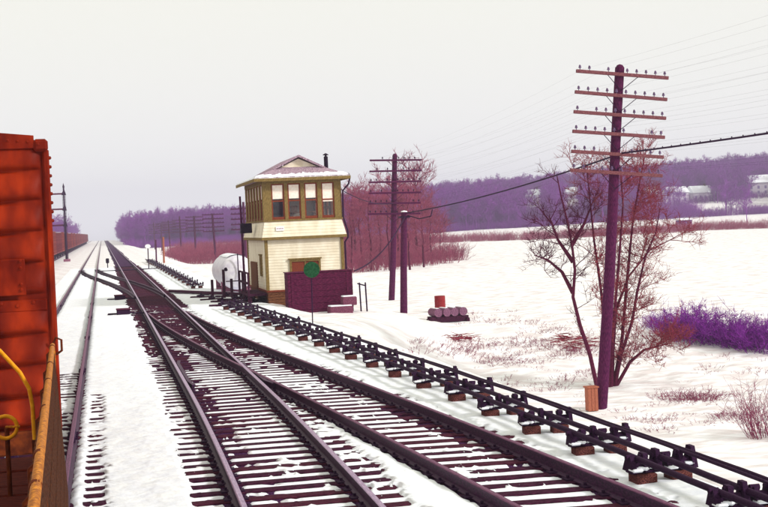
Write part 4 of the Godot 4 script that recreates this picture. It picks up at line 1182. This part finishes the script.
func build_wagon() -> void:   # the flat wagon that the view is taken from
	var t := thing("flat_wagon", "brown plank sided wagon with a rusty yellow pipe handrail next to the boxcar", "wagon", Vector3.ZERO)
	var far := Vector3(-0.41, 2.345, -10.6)
	var near := Vector3(-0.165, 2.35, -1.2)
	var mb := MB.new()
	for i in 6:      # side planks, leaning out a little towards the foot
		mb = MB.new()
		var f0 := i / 6.0 + 0.006
		var f1 := (i + 1) / 6.0 - 0.006
		var p := []
		for q in [[f1, 0.0], [f1, 1.0], [f0, 1.0], [f0, 0.0]]:
			var a := far.lerp(near, q[1]) + Vector3(0.012, -0.05, 0)
			var b := Vector3(lerpf(-0.345, -0.075, q[1]), 1.2, a.z)
			p.append(a.lerp(b, q[0]) + Vector3(0.0, 0, 0.02 * sin(i * 3.0) if q[1] == 0.0 else 0.0))
		var back := Vector3(-0.045, 0, 0)
		mb.quad(p[1], p[0], p[3], p[2])
		mb.quad(p[0] + back, p[1] + back, p[2] + back, p[3] + back)
		mb.quad(p[3], p[3] + back, p[2] + back, p[2]); mb.quad(p[0] + back, p[0], p[1], p[1] + back)
		mb.quad(p[0], p[0] + back, p[3] + back, p[3]); mb.quad(p[1] + back, p[1], p[2], p[2] + back)
		obj("side_plank", mb, M.planks, t)
	mb = MB.new()
	mb.tube([far + Vector3(0.0, -0.5, -0.02), far + Vector3(0, -0.12, -0.02), far + Vector3(0.0, -0.03, 0.0), far + Vector3(0.004, 0, 0.09), far.lerp(near, 0.5) + Vector3(0.004, 0.004, 0), near], [0.0185], 12)
	var pipe := obj("handrail", mb, M.yellow, t)
	for z in [10.3, 8.9, 7.85, 6.6, 5.2, 4.55, 3.4, 2.2]:
		var c := far.lerp(near, (10.6 - z) / 9.4)
		var ax := (near - far).normalized()
		mb = MB.new()
		mb.tube([c - ax * 0.03, c - ax * 0.022, c + ax * 0.022, c + ax * 0.03], [0.02, 0.0225, 0.0225, 0.02], 12)
		mb.tube([c, c + Vector3(0.0, -0.09, 0), c + Vector3(0.012, -0.2, 0)], [0.012], 6)
		mb.tube([c + Vector3(0, -0.02, 0), c + Vector3(-0.035, -0.05, 0), c + Vector3(-0.035, -0.4, 0), c + Vector3(-0.035, -0.86, 0)], [0.011], 6)
		obj("collar", mb, M.boxcar_dark, pipe)
	mb = MB.new()
	mb.tube([Vector3(-1.15, 2.5, -9.0), Vector3(-0.85, 2.5, -9.0), Vector3(-0.68, 2.45, -9.0), Vector3(-0.56, 2.30, -9.0), Vector3(-0.507, 2.19, -9.0), Vector3(-0.492, 2.08, -9.0), Vector3(-0.488, 1.84, -9.0)], [0.0135], 10)
	obj("grab_bar", mb, M.yellow_clean, t)
	mb = MB.new()
	mb.tube([Vector3(-0.488, 1.86, -9.0), Vector3(-0.488, 1.1, -9.0)], [0.02], 8)
	mb.tube([Vector3(-1.15, 2.5, -9.0), Vector3(-1.15, 1.1, -9.0)], [0.02], 8)
	mb.tube([Vector3(-0.66, 1.95, -9.02), Vector3(-0.66, 1.1, -9.02)], [0.016], 8)
	obj("stanchion", mb, M.boxcar_dark, t)
	mb = MB.new()
	var ring := []
	for k in 21: ring.append(Vector3(-0.665 + 0.072 * cos(TAU * k / 20.0), 1.955 + 0.072 * sin(TAU * k / 20.0), -8.98))
	mb.tube(ring, [0.013], 8, false)
	obj("hand_wheel", mb, M.yellow_clean, t)
	mb = MB.new()
	mb.tube([Vector3(-0.665, 1.955, -8.99), Vector3(-0.575, 1.955, -8.97)], [0.008], 6)
	obj("handle", mb, M.yellow, t)
	mb = MB.new()
	for k in 30:
		var bd := MB.new()
		bd.box(Vector3(-1.74, 1.48 + 0.006 * sin(k * 2.3), -10.4 + k * 0.31), Vector3(2.72, 0.06, 0.295), Basis(), 0.008)
		obj("deck_board", bd, M.deck, t)
	mb.box(Vector3(-1.74, 1.3, -5.9), Vector3(2.6, 0.28, 9.2))
	mb.box(Vector3(-1.72, 0.8, -5.9), Vector3(1.2, 0.4, 9.4))
	obj("frame", mb, M.boxcar_dark, t)
	mb = MB.new()
	mb.box(Vector3(-1.9, 0.9, -10.9), Vector3(0.28, 0.28, 0.9), Basis(), 0.05)
	obj("coupler", mb, M.iron, t)
	mb = MB.new()
	for z in [-8.6, -6.9]:
		for s in [-1, 1]: mb.lathe(Vector3(-1.62 + s * 0.75, 0.42, z), [Vector2(0, -0.07), Vector2(0.40, -0.07), Vector2(0.42, 0.06), Vector2(0, 0.06)], 16, Basis(Vector3.BACK, PI / 2 * s))
		mb.tube([Vector3(-2.6, 0.42, z), Vector3(-0.65, 0.42, z)], [0.07], 6)
	obj("wheels", mb, M.iron, t)

# ---------------------------------------------------------------- vegetation
var cam_basis := Basis()
const CAM_H := 3.16
func ray(px: float, py: float) -> Vector3:
	return cam_basis * Vector3(px - 384.0, 253.5 - py, -1350.0).normalized()
func at_depth(px: float, py: float, d: float) -> Vector3:
	var r := ray(px, py)
	return Vector3(0, CAM_H, 0) + r * (d / -r.z)
func on_ground(px: float, py: float) -> Vector3:
	var r := ray(px, py)
	var t := 12.0
	while t < 900.0:
		var p := Vector3(0, CAM_H, 0) + r * t
		if p.y < ground_y(p.x, -p.z): return Vector3(p.x, ground_y(p.x, -p.z), p.z)
		t += 0.25 if t < 90.0 else 2.0
	return Vector3(0, CAM_H, 0) + r * 600.0

func twig(mb: MB, rg: RandomNumberGenerator, p: Vector3, dir: Vector3, len: float, r: float, lv: int, o: Dictionary) -> void:
	var k := 4 if lv > 1 else 3
	var pts := [p]
	var rad := [r]
	var d := dir.normalized()
	for i in k:
		d = (d + Vector3(rg.randf_range(-1, 1), rg.randf_range(-1, 1), rg.randf_range(-1, 1)) * o.wig + Vector3(0, o.lift, 0)).normalized()
		pts.append(pts[i] + d * len / k)
		rad.append(lerpf(r, r * 0.35, (i + 1.0) / k))
	mb.tube(pts, rad, 5 if r > 0.05 else 3, false)
	if lv <= 0: return
	var kids: int = o.kids[lv - 1]
	for i in kids:
		var f := rg.randf_range(0.25, 1.0)
		var q := f * k
		var a: Vector3 = pts[int(q)] if int(q) < k else pts[k]
		var b: Vector3 = pts[mini(int(q) + 1, k)]
		var s := a.lerp(b, q - int(q))
		var side := Vector3(rg.randf_range(-1, 1), rg.randf_range(-0.4, 1), rg.randf_range(-1, 1)).normalized()
		twig(mb, rg, s, d * 0.55 + side * 0.9, len * o.shrink * rg.randf_range(0.7, 1.2) * (1.15 - 0.4 * f), maxf(o.thin, r * 0.5 * (1.1 - 0.4 * f)), lv - 1, o)

func stem_tree(called: String, label: String, base: Vector3, stems: Array, depth: float, r0: float, o: Dictionary, nb: int, sd: int) -> void:
	var t := thing(called, label, "tree", base)
	var rg := RandomNumberGenerator.new()
	rg.seed = sd
	var tr := MB.new()
	var tw := MB.new()
	for s in stems:
		var pts := []
		var rad := []
		var dz := rg.randf_range(-0.8, 0.8)
		for i in s.size():
			var f: float = float(i) / (s.size() - 1)
			pts.append(at_depth(s[i][0], s[i][1], depth + dz * f) - base); rad.append(lerpf(r0, r0 * 0.22, f))
		if pts[0].y < 0.6: pts[0] = pts[0] * Vector3(1, 0, 1) * 0.6 - Vector3(0, 0.15, 0)
		tr.tube(pts, rad, 8, false)
		for k in nb:
			var f: float = rg.randf_range(0.18, 1.0) * (pts.size() - 1)
			var i := mini(int(f), pts.size() - 2)
			var q: Vector3 = pts[i].lerp(pts[i + 1], f - i)
			var al: Vector3 = (pts[i + 1] - pts[i]).normalized()
			var side := Vector3(rg.randf_range(-1, 1), rg.randf_range(-0.3, 0.8), rg.randf_range(-1, 1)).normalized()
			twig(tw, rg, q, al * 0.5 + side, o.len * rg.randf_range(0.6, 1.2), r0 * 0.28 * rg.randf_range(0.6, 1.0), 2, o)
	obj("trunk", tr, M.bark, t)
	obj("crown", tw, o.mat, t)

func generic_tree(h: float, sd: int, o: Dictionary) -> Array:
	var rg := RandomNumberGenerator.new()
	rg.seed = sd
	var tr := MB.new()
	var tw := MB.new()
	var pts := []
	var rad := []
	for i in 6:
		var f := i / 5.0
		pts.append(Vector3(rg.randf_range(-0.12, 0.12) * i * 0.5, h * 0.8 * f - (0.3 if i == 0 else 0.0), rg.randf_range(-0.12, 0.12) * i * 0.5)); rad.append(lerpf(h * 0.014, h * 0.004, f))
	tr.tube(pts, rad, 6, false)
	for k in int(o.limbs):
		var f: float = lerpf(float(o.low), 1.0, pow(rg.randf(), 0.8))
		var q := f * 5.0
		var i := mini(int(q), 4)
		var p: Vector3 = pts[i].lerp(pts[i + 1], q - i)
		var an := k * 2.4 + rg.randf_range(-0.4, 0.4)
		twig(tw, rg, p, Vector3(cos(an), rg.randf_range(0.5, 1.4), sin(an)), h * rg.randf_range(0.22, 0.36) * (1.25 - 0.55 * f), h * 0.005, o.lv, o)
	return [tr, tw]

func scatter(called: String, label: String, category: String, m: Mesh, mt: Material, xf: Array, parent: Node = self) -> MultiMeshInstance3D:
	var mm := MultiMesh.new()
	mm.transform_format = MultiMesh.TRANSFORM_3D
	mm.mesh = m
	mm.instance_count = xf.size()
	for i in xf.size(): mm.set_instance_transform(i, xf[i])
	var o := MultiMeshInstance3D.new()
	o.multimesh = mm
	o.material_override = mt
	o.name = numbered(parent, called)
	parent.add_child(o, true)
	o.set_meta("kind", "stuff")
	if parent == self: tag(o, label, category)
	return o

func clump(stems: int, h: float, spread: float, r: float, sd: int) -> MB:
	var rg := RandomNumberGenerator.new()
	rg.seed = sd
	var mb := MB.new()
	for i in stems:
		var an := rg.randf() * TAU
		var q := Vector3(cos(an), 0, sin(an)) * spread * sqrt(rg.randf())
		var dir := Vector3(q.x / spread * 0.6 + rg.randf_range(-0.3, 0.3), 1.0, q.z / spread * 0.6 + rg.randf_range(-0.3, 0.3))
		twig(mb, rg, q - Vector3(0, 0.08, 0), dir, h * rg.randf_range(0.5, 1.1), r, 1, {"wig": 0.22, "lift": 0.05, "kids": [4], "shrink": 0.4, "thin": r * 0.6})
	return mb

var house_at := []
func build_houses() -> void:
	var list := [
		[533, 205, 9.0, 4.2, 6.0, "white two storey house beside the thin tree's top on the wooded hill"],
		[571, 200, 8.0, 3.4, 6.0, "white house with snowy roof behind the bare tree's left branches"],
		[651, 200, 7.0, 3.0, 6.0, "small white house just right of the bare tree on the hill"],
		[676, 204, 8.5, 4.0, 6.5, "white gabled house above the dark field shed"],
		[700, 201, 11.0, 3.0, 6.0, "long low white house on the wooded hill"],
		[764, 196, 13.0, 5.0, 7.0, "large white house with wide snowy roof high on the hill"]]
	for q in list:
		var p := on_ground(q[0], q[1])
		house_at.append(p)
		var t := thing("house", q[5], "house", p, 0.5 * sin(q[0]), "houses on the hill")
		var w: float = q[2]
		var h: float = q[3]
		var l: float = q[4]
		var mb := MB.new()
		mb.box(Vector3(0, h / 2 - 0.4, 0), Vector3(w, h + 0.8, l)); obj("wall", mb, M.house, t)
		mb = MB.new()
		var r := h + w * 0.16 + 0.9
		mb.hexa([Vector3(-w / 2 - 0.4, h, l / 2 + 0.4), Vector3(w / 2 + 0.4, h, l / 2 + 0.4), Vector3(w / 2 + 0.4, h, -l / 2 - 0.4), Vector3(-w / 2 - 0.4, h, -l / 2 - 0.4), Vector3(-w / 2 + 0.6, r, 0.15), Vector3(w / 2 - 0.6, r, 0.15), Vector3(w / 2 - 0.6, r, -0.15), Vector3(-w / 2 + 0.6, r, -0.15)])
		var rf := obj("roof", mb, M.snow, t)
		mb = MB.new(); mb.box(Vector3(w * 0.22, r, 0), Vector3(0.6, 1.4, 0.6)); obj("chimney", mb, M.maroon, rf)
		var k := int(w / 2.2)
		for i in k:
			for f in (2 if h > 3.5 else 1):
				mb = MB.new(); mb.box(Vector3(-w / 2 + w * (i + 0.5) / k, 1.4 + f * 1.9, l / 2 + 0.02), Vector3(0.8, 1.1, 0.06)); obj("window", mb, M.pale_window, t)
	var p := on_ground(684, 227)
	var t := thing("field_shed", "low dark shed with snowy roof at the field's far edge", "shed", p, 0.2)
	house_at.append(p)
	var mb := MB.new(); mb.box(Vector3(0, 0.9, 0), Vector3(3.4, 1.9, 2.6)); obj("wall", mb, M.shed, t)
	mb = MB.new(); mb.hexa([Vector3(-2, 1.85, 1.6), Vector3(2, 1.85, 1.6), Vector3(2, 1.85, -1.6), Vector3(-2, 1.85, -1.6), Vector3(-1.9, 2.0, 1.5), Vector3(1.9, 2.0, 1.5), Vector3(1.9, 2.35, -1.5), Vector3(-1.9, 2.35, -1.5)]); obj("roof", mb, M.snow, t)
	mb = MB.new(); mb.box(Vector3(0.5, 0.8, 1.32), Vector3(0.8, 1.5, 0.06)); obj("door", mb, M.maroon, t)

func build_plants() -> void:
	var rg := RandomNumberGenerator.new()
	rg.seed = 77
	# the two trees by the leaning pole
	var oA := {"wig": 0.3, "lift": 0.06, "kids": [5, 6], "shrink": 0.58, "thin": 0.0075, "len": 1.05, "mat": M.bark}
	var bA := on_ground(598, 388)
	stem_tree("bare_tree", "slender bare tree forking left of the leaning telegraph pole", bA, [
		[[598, 388], [590, 355], [580, 325], [573, 297], [575, 270], [572, 245], [567, 220], [561, 196], [557, 176]],
		[[573, 293], [562, 272], [548, 260], [534, 255]], [[572, 245], [584, 224], [592, 204]], [[573, 262], [558, 240], [549, 216]]], -bA.z, 0.08, oA, 11, 31)
	var oB := {"wig": 0.34, "lift": 0.03, "kids": [6, 9], "shrink": 0.6, "thin": 0.008, "len": 1.15, "mat": M.twig}
	var bB := on_ground(612, 388)
	stem_tree("bare_tree", "spreading many stemmed reddish bare tree right behind the leaning telegraph pole", bB, [
		[[612, 388], [613, 350], [616, 310], [629, 276], [650, 250], [674, 238]],
		[[615, 388], [621, 355], [632, 322], [638, 288], [645, 258], [656, 232], [660, 208]],
		[[608, 388], [606, 340], [601, 290], [594, 240], [590, 200], [587, 172]],
		[[613, 386], [622, 340], [627, 280], [633, 220], [640, 180], [646, 150]],
		[[614, 380], [630, 362], [644, 350], [654, 347], [668, 344]],
		[[610, 388], [613, 330], [619, 260], [623, 205], [620, 165]]], -bB.z, 0.07, oB, 22, 32)
	# single trees seen against the hill
	var oF := {"wig": 0.25, "lift": 0.08, "kids": [3, 4], "shrink": 0.55, "thin": 0.03, "limbs": 22, "low": 0.25, "lv": 2}
	var g := generic_tree(10.0, 41, oF)
	var t := thing("bare_tree", "lone bare tree standing before the snowy clearing on the hill", "tree", on_ground(747, 222))
	obj("trunk", g[0], M.shrub, t); obj("crown", g[1], M.shrub, t)
	# thicket behind the tower
	var oT := {"wig": 0.24, "lift": 0.07, "kids": [4, 5], "shrink": 0.58, "thin": 0.02, "limbs": 27, "low": 0.12, "lv": 2}
	var protos := []
	for k in 3:
		g = generic_tree(8.0 + k * 0.7, 60 + k, oT)
		t = thing("bare_tree", "mauve bare tree in the thicket between the tower and the field", "tree", Vector3.ZERO, 0, "bare trees of the thicket behind the tower")
		obj("trunk", g[0], M.bark, t); obj("crown", g[1], M.thicket, t)
		protos.append(t)
	var spots := [[352, 272, 0.75], [362, 268, 0.9], [372, 270, 0.8], [381, 266, 0.95], [390, 271, 0.75], [399, 266, 1.05], [410, 270, 0.85], [417, 262, 1.25], [424, 268, 0.75], [432, 264, 0.72], [441, 262, 0.6], [356, 262, 1.0], [404, 260, 1.1], [428, 258, 0.85], [367, 258, 1.05]]
	for i in spots.size():
		var p := on_ground(spots[i][0], spots[i][1])
		if i < 3:
			protos[i].position = p; protos[i].scale = Vector3.ONE * spots[i][2] * 1.2
		else:
			copy_of(protos[i % 3], p, i * 1.7, "", spots[i][2] * 1.2)
	# brush at the foot of the thicket and along the far field edge
	var cl := clump(26, 1.5, 1.0, 0.016, 5).mesh()
	var xf := []
	for i in 120:
		var ux := lerpf(346, 458, pow(rg.randf(), 1.2))
		var p := on_ground(ux, lerpf(256, 274 - (ux - 346) * 0.10, rg.randf()))
		if p.x > 15 and -p.z > 100: xf.append(Transform3D(Basis(Vector3.UP, rg.randf() * TAU).scaled(Vector3.ONE * rg.randf_range(0.7, 1.6)), p))
	scatter("undergrowth", "low reddish undergrowth at the foot of the thicket behind the tower", "undergrowth", cl, M.thicket, xf)
	xf = []
	for i in 700:
		var d := rg.randf_range(255.0, 330.0)
		var x := lerpf(0.20, 0.60, rg.randf()) * d
		if rg.randf() < 0.45: d = rg.randf_range(262.0, 270.0)
		xf.append(Transform3D(Basis(Vector3.UP, rg.randf() * TAU).scaled(Vector3.ONE * rg.randf_range(0.6, 1.3)), Vector3(x, ground_y(x, d), -d)))
	scatter("hedgerow", "long reddish hedgerow along the far edge of the snowy field", "hedgerow", cl, M.thicket, xf)
	xf = []
	for i in 1300:
		var d := rg.randf_range(190.0, 345.0)
		var x := rg.randf_range(0.04, 0.24) * d
		if x < maxf(11.0, 0.05 * d + 3.0 * n1.get_noise_2d(d, 3.0)): continue
		xf.append(Transform3D(Basis(Vector3.UP, rg.randf() * TAU).scaled(Vector3.ONE * rg.randf_range(0.7, 1.7)), Vector3(x, ground_y(x, d), -d)))
	scatter("undergrowth", "reddish brush beyond the telegraph poles left of the tower", "undergrowth", cl, M.thicket, xf)
	# woods
	var oW := {"wig": 0.25, "lift": 0.05, "kids": [5, 5], "shrink": 0.6, "thin": 0.035, "limbs": 16, "low": 0.1, "lv": 2}
	var wood := []
	for k in 3:
		g = generic_tree(10.0, 80 + k, oW)
		var mb: MB = g[1]
		var base := mb.v.size()
		mb.v.append_array(g[0].v); mb.n.append_array(g[0].n); mb.c.append_array(g[0].c)
		for q in g[0].ix: mb.ix.append(q + base)
		wood.append(mb.mesh())
	var far := [[], [], []]
	var left := [[], [], []]
	for i in 9000:
		var s := lerpf(0.13, 0.62, rg.randf())
		var d := lerpf(395.0, 640.0, pow(rg.randf(), 0.85))
		var x := s * d
		var ok := true
		for h in house_at:
			if absf(s - h.x / -h.z) < 0.0105 and d < -h.z + 4.0 and rg.randf() < 0.97: ok = false
		if s > 0.464 and s < 0.535 and d < 452.0 and d > 400.0: ok = false
		if not ok: continue
		far[i % 3].append(Transform3D(Basis(Vector3.UP, rg.randf() * TAU).scaled(Vector3(1, rg.randf_range(0.9, 1.1), 1) * rg.randf_range(0.5, 1.3)), Vector3(x, ground_y(x, d), -d)))
	for i in 3400:
		var d := lerpf(440.0, 860.0, rg.randf())
		var x := lerpf(9.5, 0.15 * d, rg.randf())
		if rg.randf() < 0.15: x = -rg.randf_range(14.0, 60.0)
		left[i % 3].append(Transform3D(Basis(Vector3.UP, rg.randf() * TAU).scaled(Vector3(1, 1, 1) * rg.randf_range(0.55, 1.3)), Vector3(x, ground_y(x, d), -d)))
	var low := []
	for i in 3600:
		var s := lerpf(0.13, 0.62, rg.randf())
		var d := 396.0 + 90.0 * pow(rg.randf(), 1.6)
		if i % 4 == 0:
			s = lerpf(0.02, 0.15, rg.randf()); d = 432.0 + 60.0 * rg.randf()
		if s > 0.464 and s < 0.535 and d < 458.0 and d > 402.0: continue
		var x := s * d
		if x < 9.0: continue
		low.append(Transform3D(Basis(Vector3.UP, rg.randf() * TAU).scaled(Vector3(1.6, 1.3, 1.6) * rg.randf_range(0.8, 1.6)), Vector3(x, ground_y(x, d), -d)))
	scatter("undergrowth", "violet undergrowth along the foot of the woods", "undergrowth", cl, M.shrub, low)
	t = thing("woodland", "blue violet bare woodland covering the hill behind the snowy field", "woodland")
	t.set_meta("kind", "stuff")
	for k in 3: scatter("trees", "", "", wood[k], M.shrub, far[k], t)
	t = thing("woodland", "violet bare woodland at the end of the main line", "woodland")
	t.set_meta("kind", "stuff")
	for k in 3: scatter("trees", "", "", wood[k], M.shrub, left[k], t)
	# shrubs in the field to the right
	var sg := RandomNumberGenerator.new()
	sg.seed = 19
	var sm := MB.new()
	for i in 72:
		var an := sg.randf() * TAU
		var q := Vector3(cos(an), 0, sin(an)) * sqrt(sg.randf())
		twig(sm, sg, q - Vector3(0, 0.1, 0), Vector3(q.x * 0.5 + sg.randf_range(-0.5, 0.5), 1.0, q.z * 0.5 + sg.randf_range(-0.5, 0.5)), sg.randf_range(0.5, 1.5), 0.014, 2, {"wig": 0.32, "lift": 0.05, "kids": [4, 5], "shrink": 0.5, "thin": 0.009})
	var sh := sm.mesh()
	var first: Node3D = null
	for q in [[655, 328, 0.45], [671, 334, 0.65], [685, 338, 0.75], [697, 341, 1.1], [708, 342, 0.9], [720, 344, 0.6], [733, 346, 0.75], [745, 348, 0.65], [757, 350, 0.95], [770, 352, 1.0], [690, 334, 0.9], [738, 342, 0.7], [759, 345, 0.8]]:
		var p := on_ground(q[0], q[1])
		if first == null:
			first = thing("shrub", "leafless purple shrub in the row across the snowy field", "shrub", p, 0, "purple shrubs in the field")
			obj("stems", sh, M.shrub, first)
			first.scale = Vector3.ONE * q[2]
		else: copy_of(first, p, q[0] * 1.3, "", q[2])
	t = thing("dry_weed", "tall dry brown weeds at the foot of the bank", "weed", on_ground(769, 437))
	obj("stems", clump(110, 1.5, 0.55, 0.009, 15), M.weed, t)
	# dead stalks and litter poking through the snow on the bank
	var st := clump(9, 0.3, 0.35, 0.008, 25).mesh()
	xf = []
	var patches := [[690, 398, 34, 8, 80], [455, 350, 40, 9, 55], [505, 360, 45, 10, 60], [575, 352, 30, 8, 40], [520, 345, 50, 8, 50], [735, 418, 30, 6, 25], [575, 375, 25, 8, 16], [650, 420, 60, 14, 24], [420, 345, 30, 6, 12], [640, 355, 40, 14, 34], [545, 385, 60, 14, 26], [720, 375, 50, 20, 18], [560, 330, 50, 12, 30], [500, 318, 70, 12, 26]]
	for q in patches:
		for i in q[4]:
			var p := on_ground(q[0] + q[2] * rg.randfn(0, 0.45), q[1] + q[3] * rg.randfn(0, 0.45))
			if p.x > 7.6: xf.append(Transform3D(Basis(Vector3.UP, rg.randf() * TAU).scaled(Vector3(1.3, rg.randf_range(0.3, 0.9), 1.3) * rg.randf_range(0.3, 1.2)), p))
	scatter("dead_stalks", "dead stalks and leaves poking through the snow on the bank", "dead stalks", st, M.weed, xf)
	for q in [[583, 347, 1.3], [567, 341, 0.9], [455, 340, 0.9]]:
		var p := on_ground(q[0], q[1])
		t = thing("brush_heap", "low heap of brown dead branches on the bank " + {583: "left of the slender bare tree", 567: "farther up from the slender tree", 455: "below the drum rack"}[q[0]], "brush heap", p)
		var mb := MB.new()
		for i in 60:
			var a := rg.randf() * TAU
			var c: Vector3 = Vector3(rg.randfn(0, 0.45), absf(rg.randfn(0.08, 0.1)), rg.randfn(0, 0.3)) * q[2]
			mb.tube([c - Vector3(cos(a), 0.12, sin(a)) * 0.4 * q[2], c, c + Vector3(cos(a), rg.randf_range(-0.2, 0.3), sin(a)) * 0.4 * q[2]], [0.014, 0.012, 0.006], 4, false)
		obj("branches", mb, M.twig, t)

# ---------------------------------------------------------------- scene
func _ready() -> void:
	var cam := Camera3D.new()
	cam.name = "camera"
	cam.fov = rad_to_deg(2.0 * atan(253.5 / 1350.0))
	cam.near = 0.1
	cam.far = 3000.0
	cam.position = Vector3(0, CAM_H, 0)
	cam.rotation = Vector3(deg_to_rad(-1.285), deg_to_rad(-11.753), deg_to_rad(-2.5))
	add_child(cam)
	cam.current = true
	cam_basis = cam.transform.basis
	var sky := ProceduralSkyMaterial.new()
	sky.sky_top_color = rgb(238, 238, 222)
	sky.sky_horizon_color = rgb(236, 236, 240)
	sky.sky_curve = 0.12
	sky.ground_bottom_color = rgb(210, 206, 216)
	sky.ground_horizon_color = rgb(236, 236, 240)
	sky.sun_angle_max = 0.0
	var env := Environment.new()
	env.background_mode = Environment.BG_SKY
	env.sky = Sky.new()
	env.sky.sky_material = sky
	env.tonemap_mode = Environment.TONE_MAPPER_LINEAR
	env.tonemap_exposure = 1.12
	env.sdfgi_enabled = true
	env.ssao_enabled = true
	env.ssil_enabled = true
	env.fog_enabled = true
	env.fog_density = 0.0006
	env.fog_light_color = rgb(232, 228, 255)
	var we := WorldEnvironment.new()
	we.environment = env
	add_child(we)
	var sun := DirectionalLight3D.new()
	sun.name = "sun"
	sun.light_energy = 0.85
	sun.light_angular_distance = 6.0
	sun.light_color = rgb(255, 251, 247)
	sun.shadow_enabled = true
	add_child(sun)
	sun.look_at_from_position(Vector3(0.72, 0.52, 0.52), Vector3.ZERO)
	materials()
	build_ground()
	build_tracks()
	build_tower()
	build_train()
	build_wagon()
	build_poles()
	build_rods()
	build_yard()
	build_houses()
	build_plants()
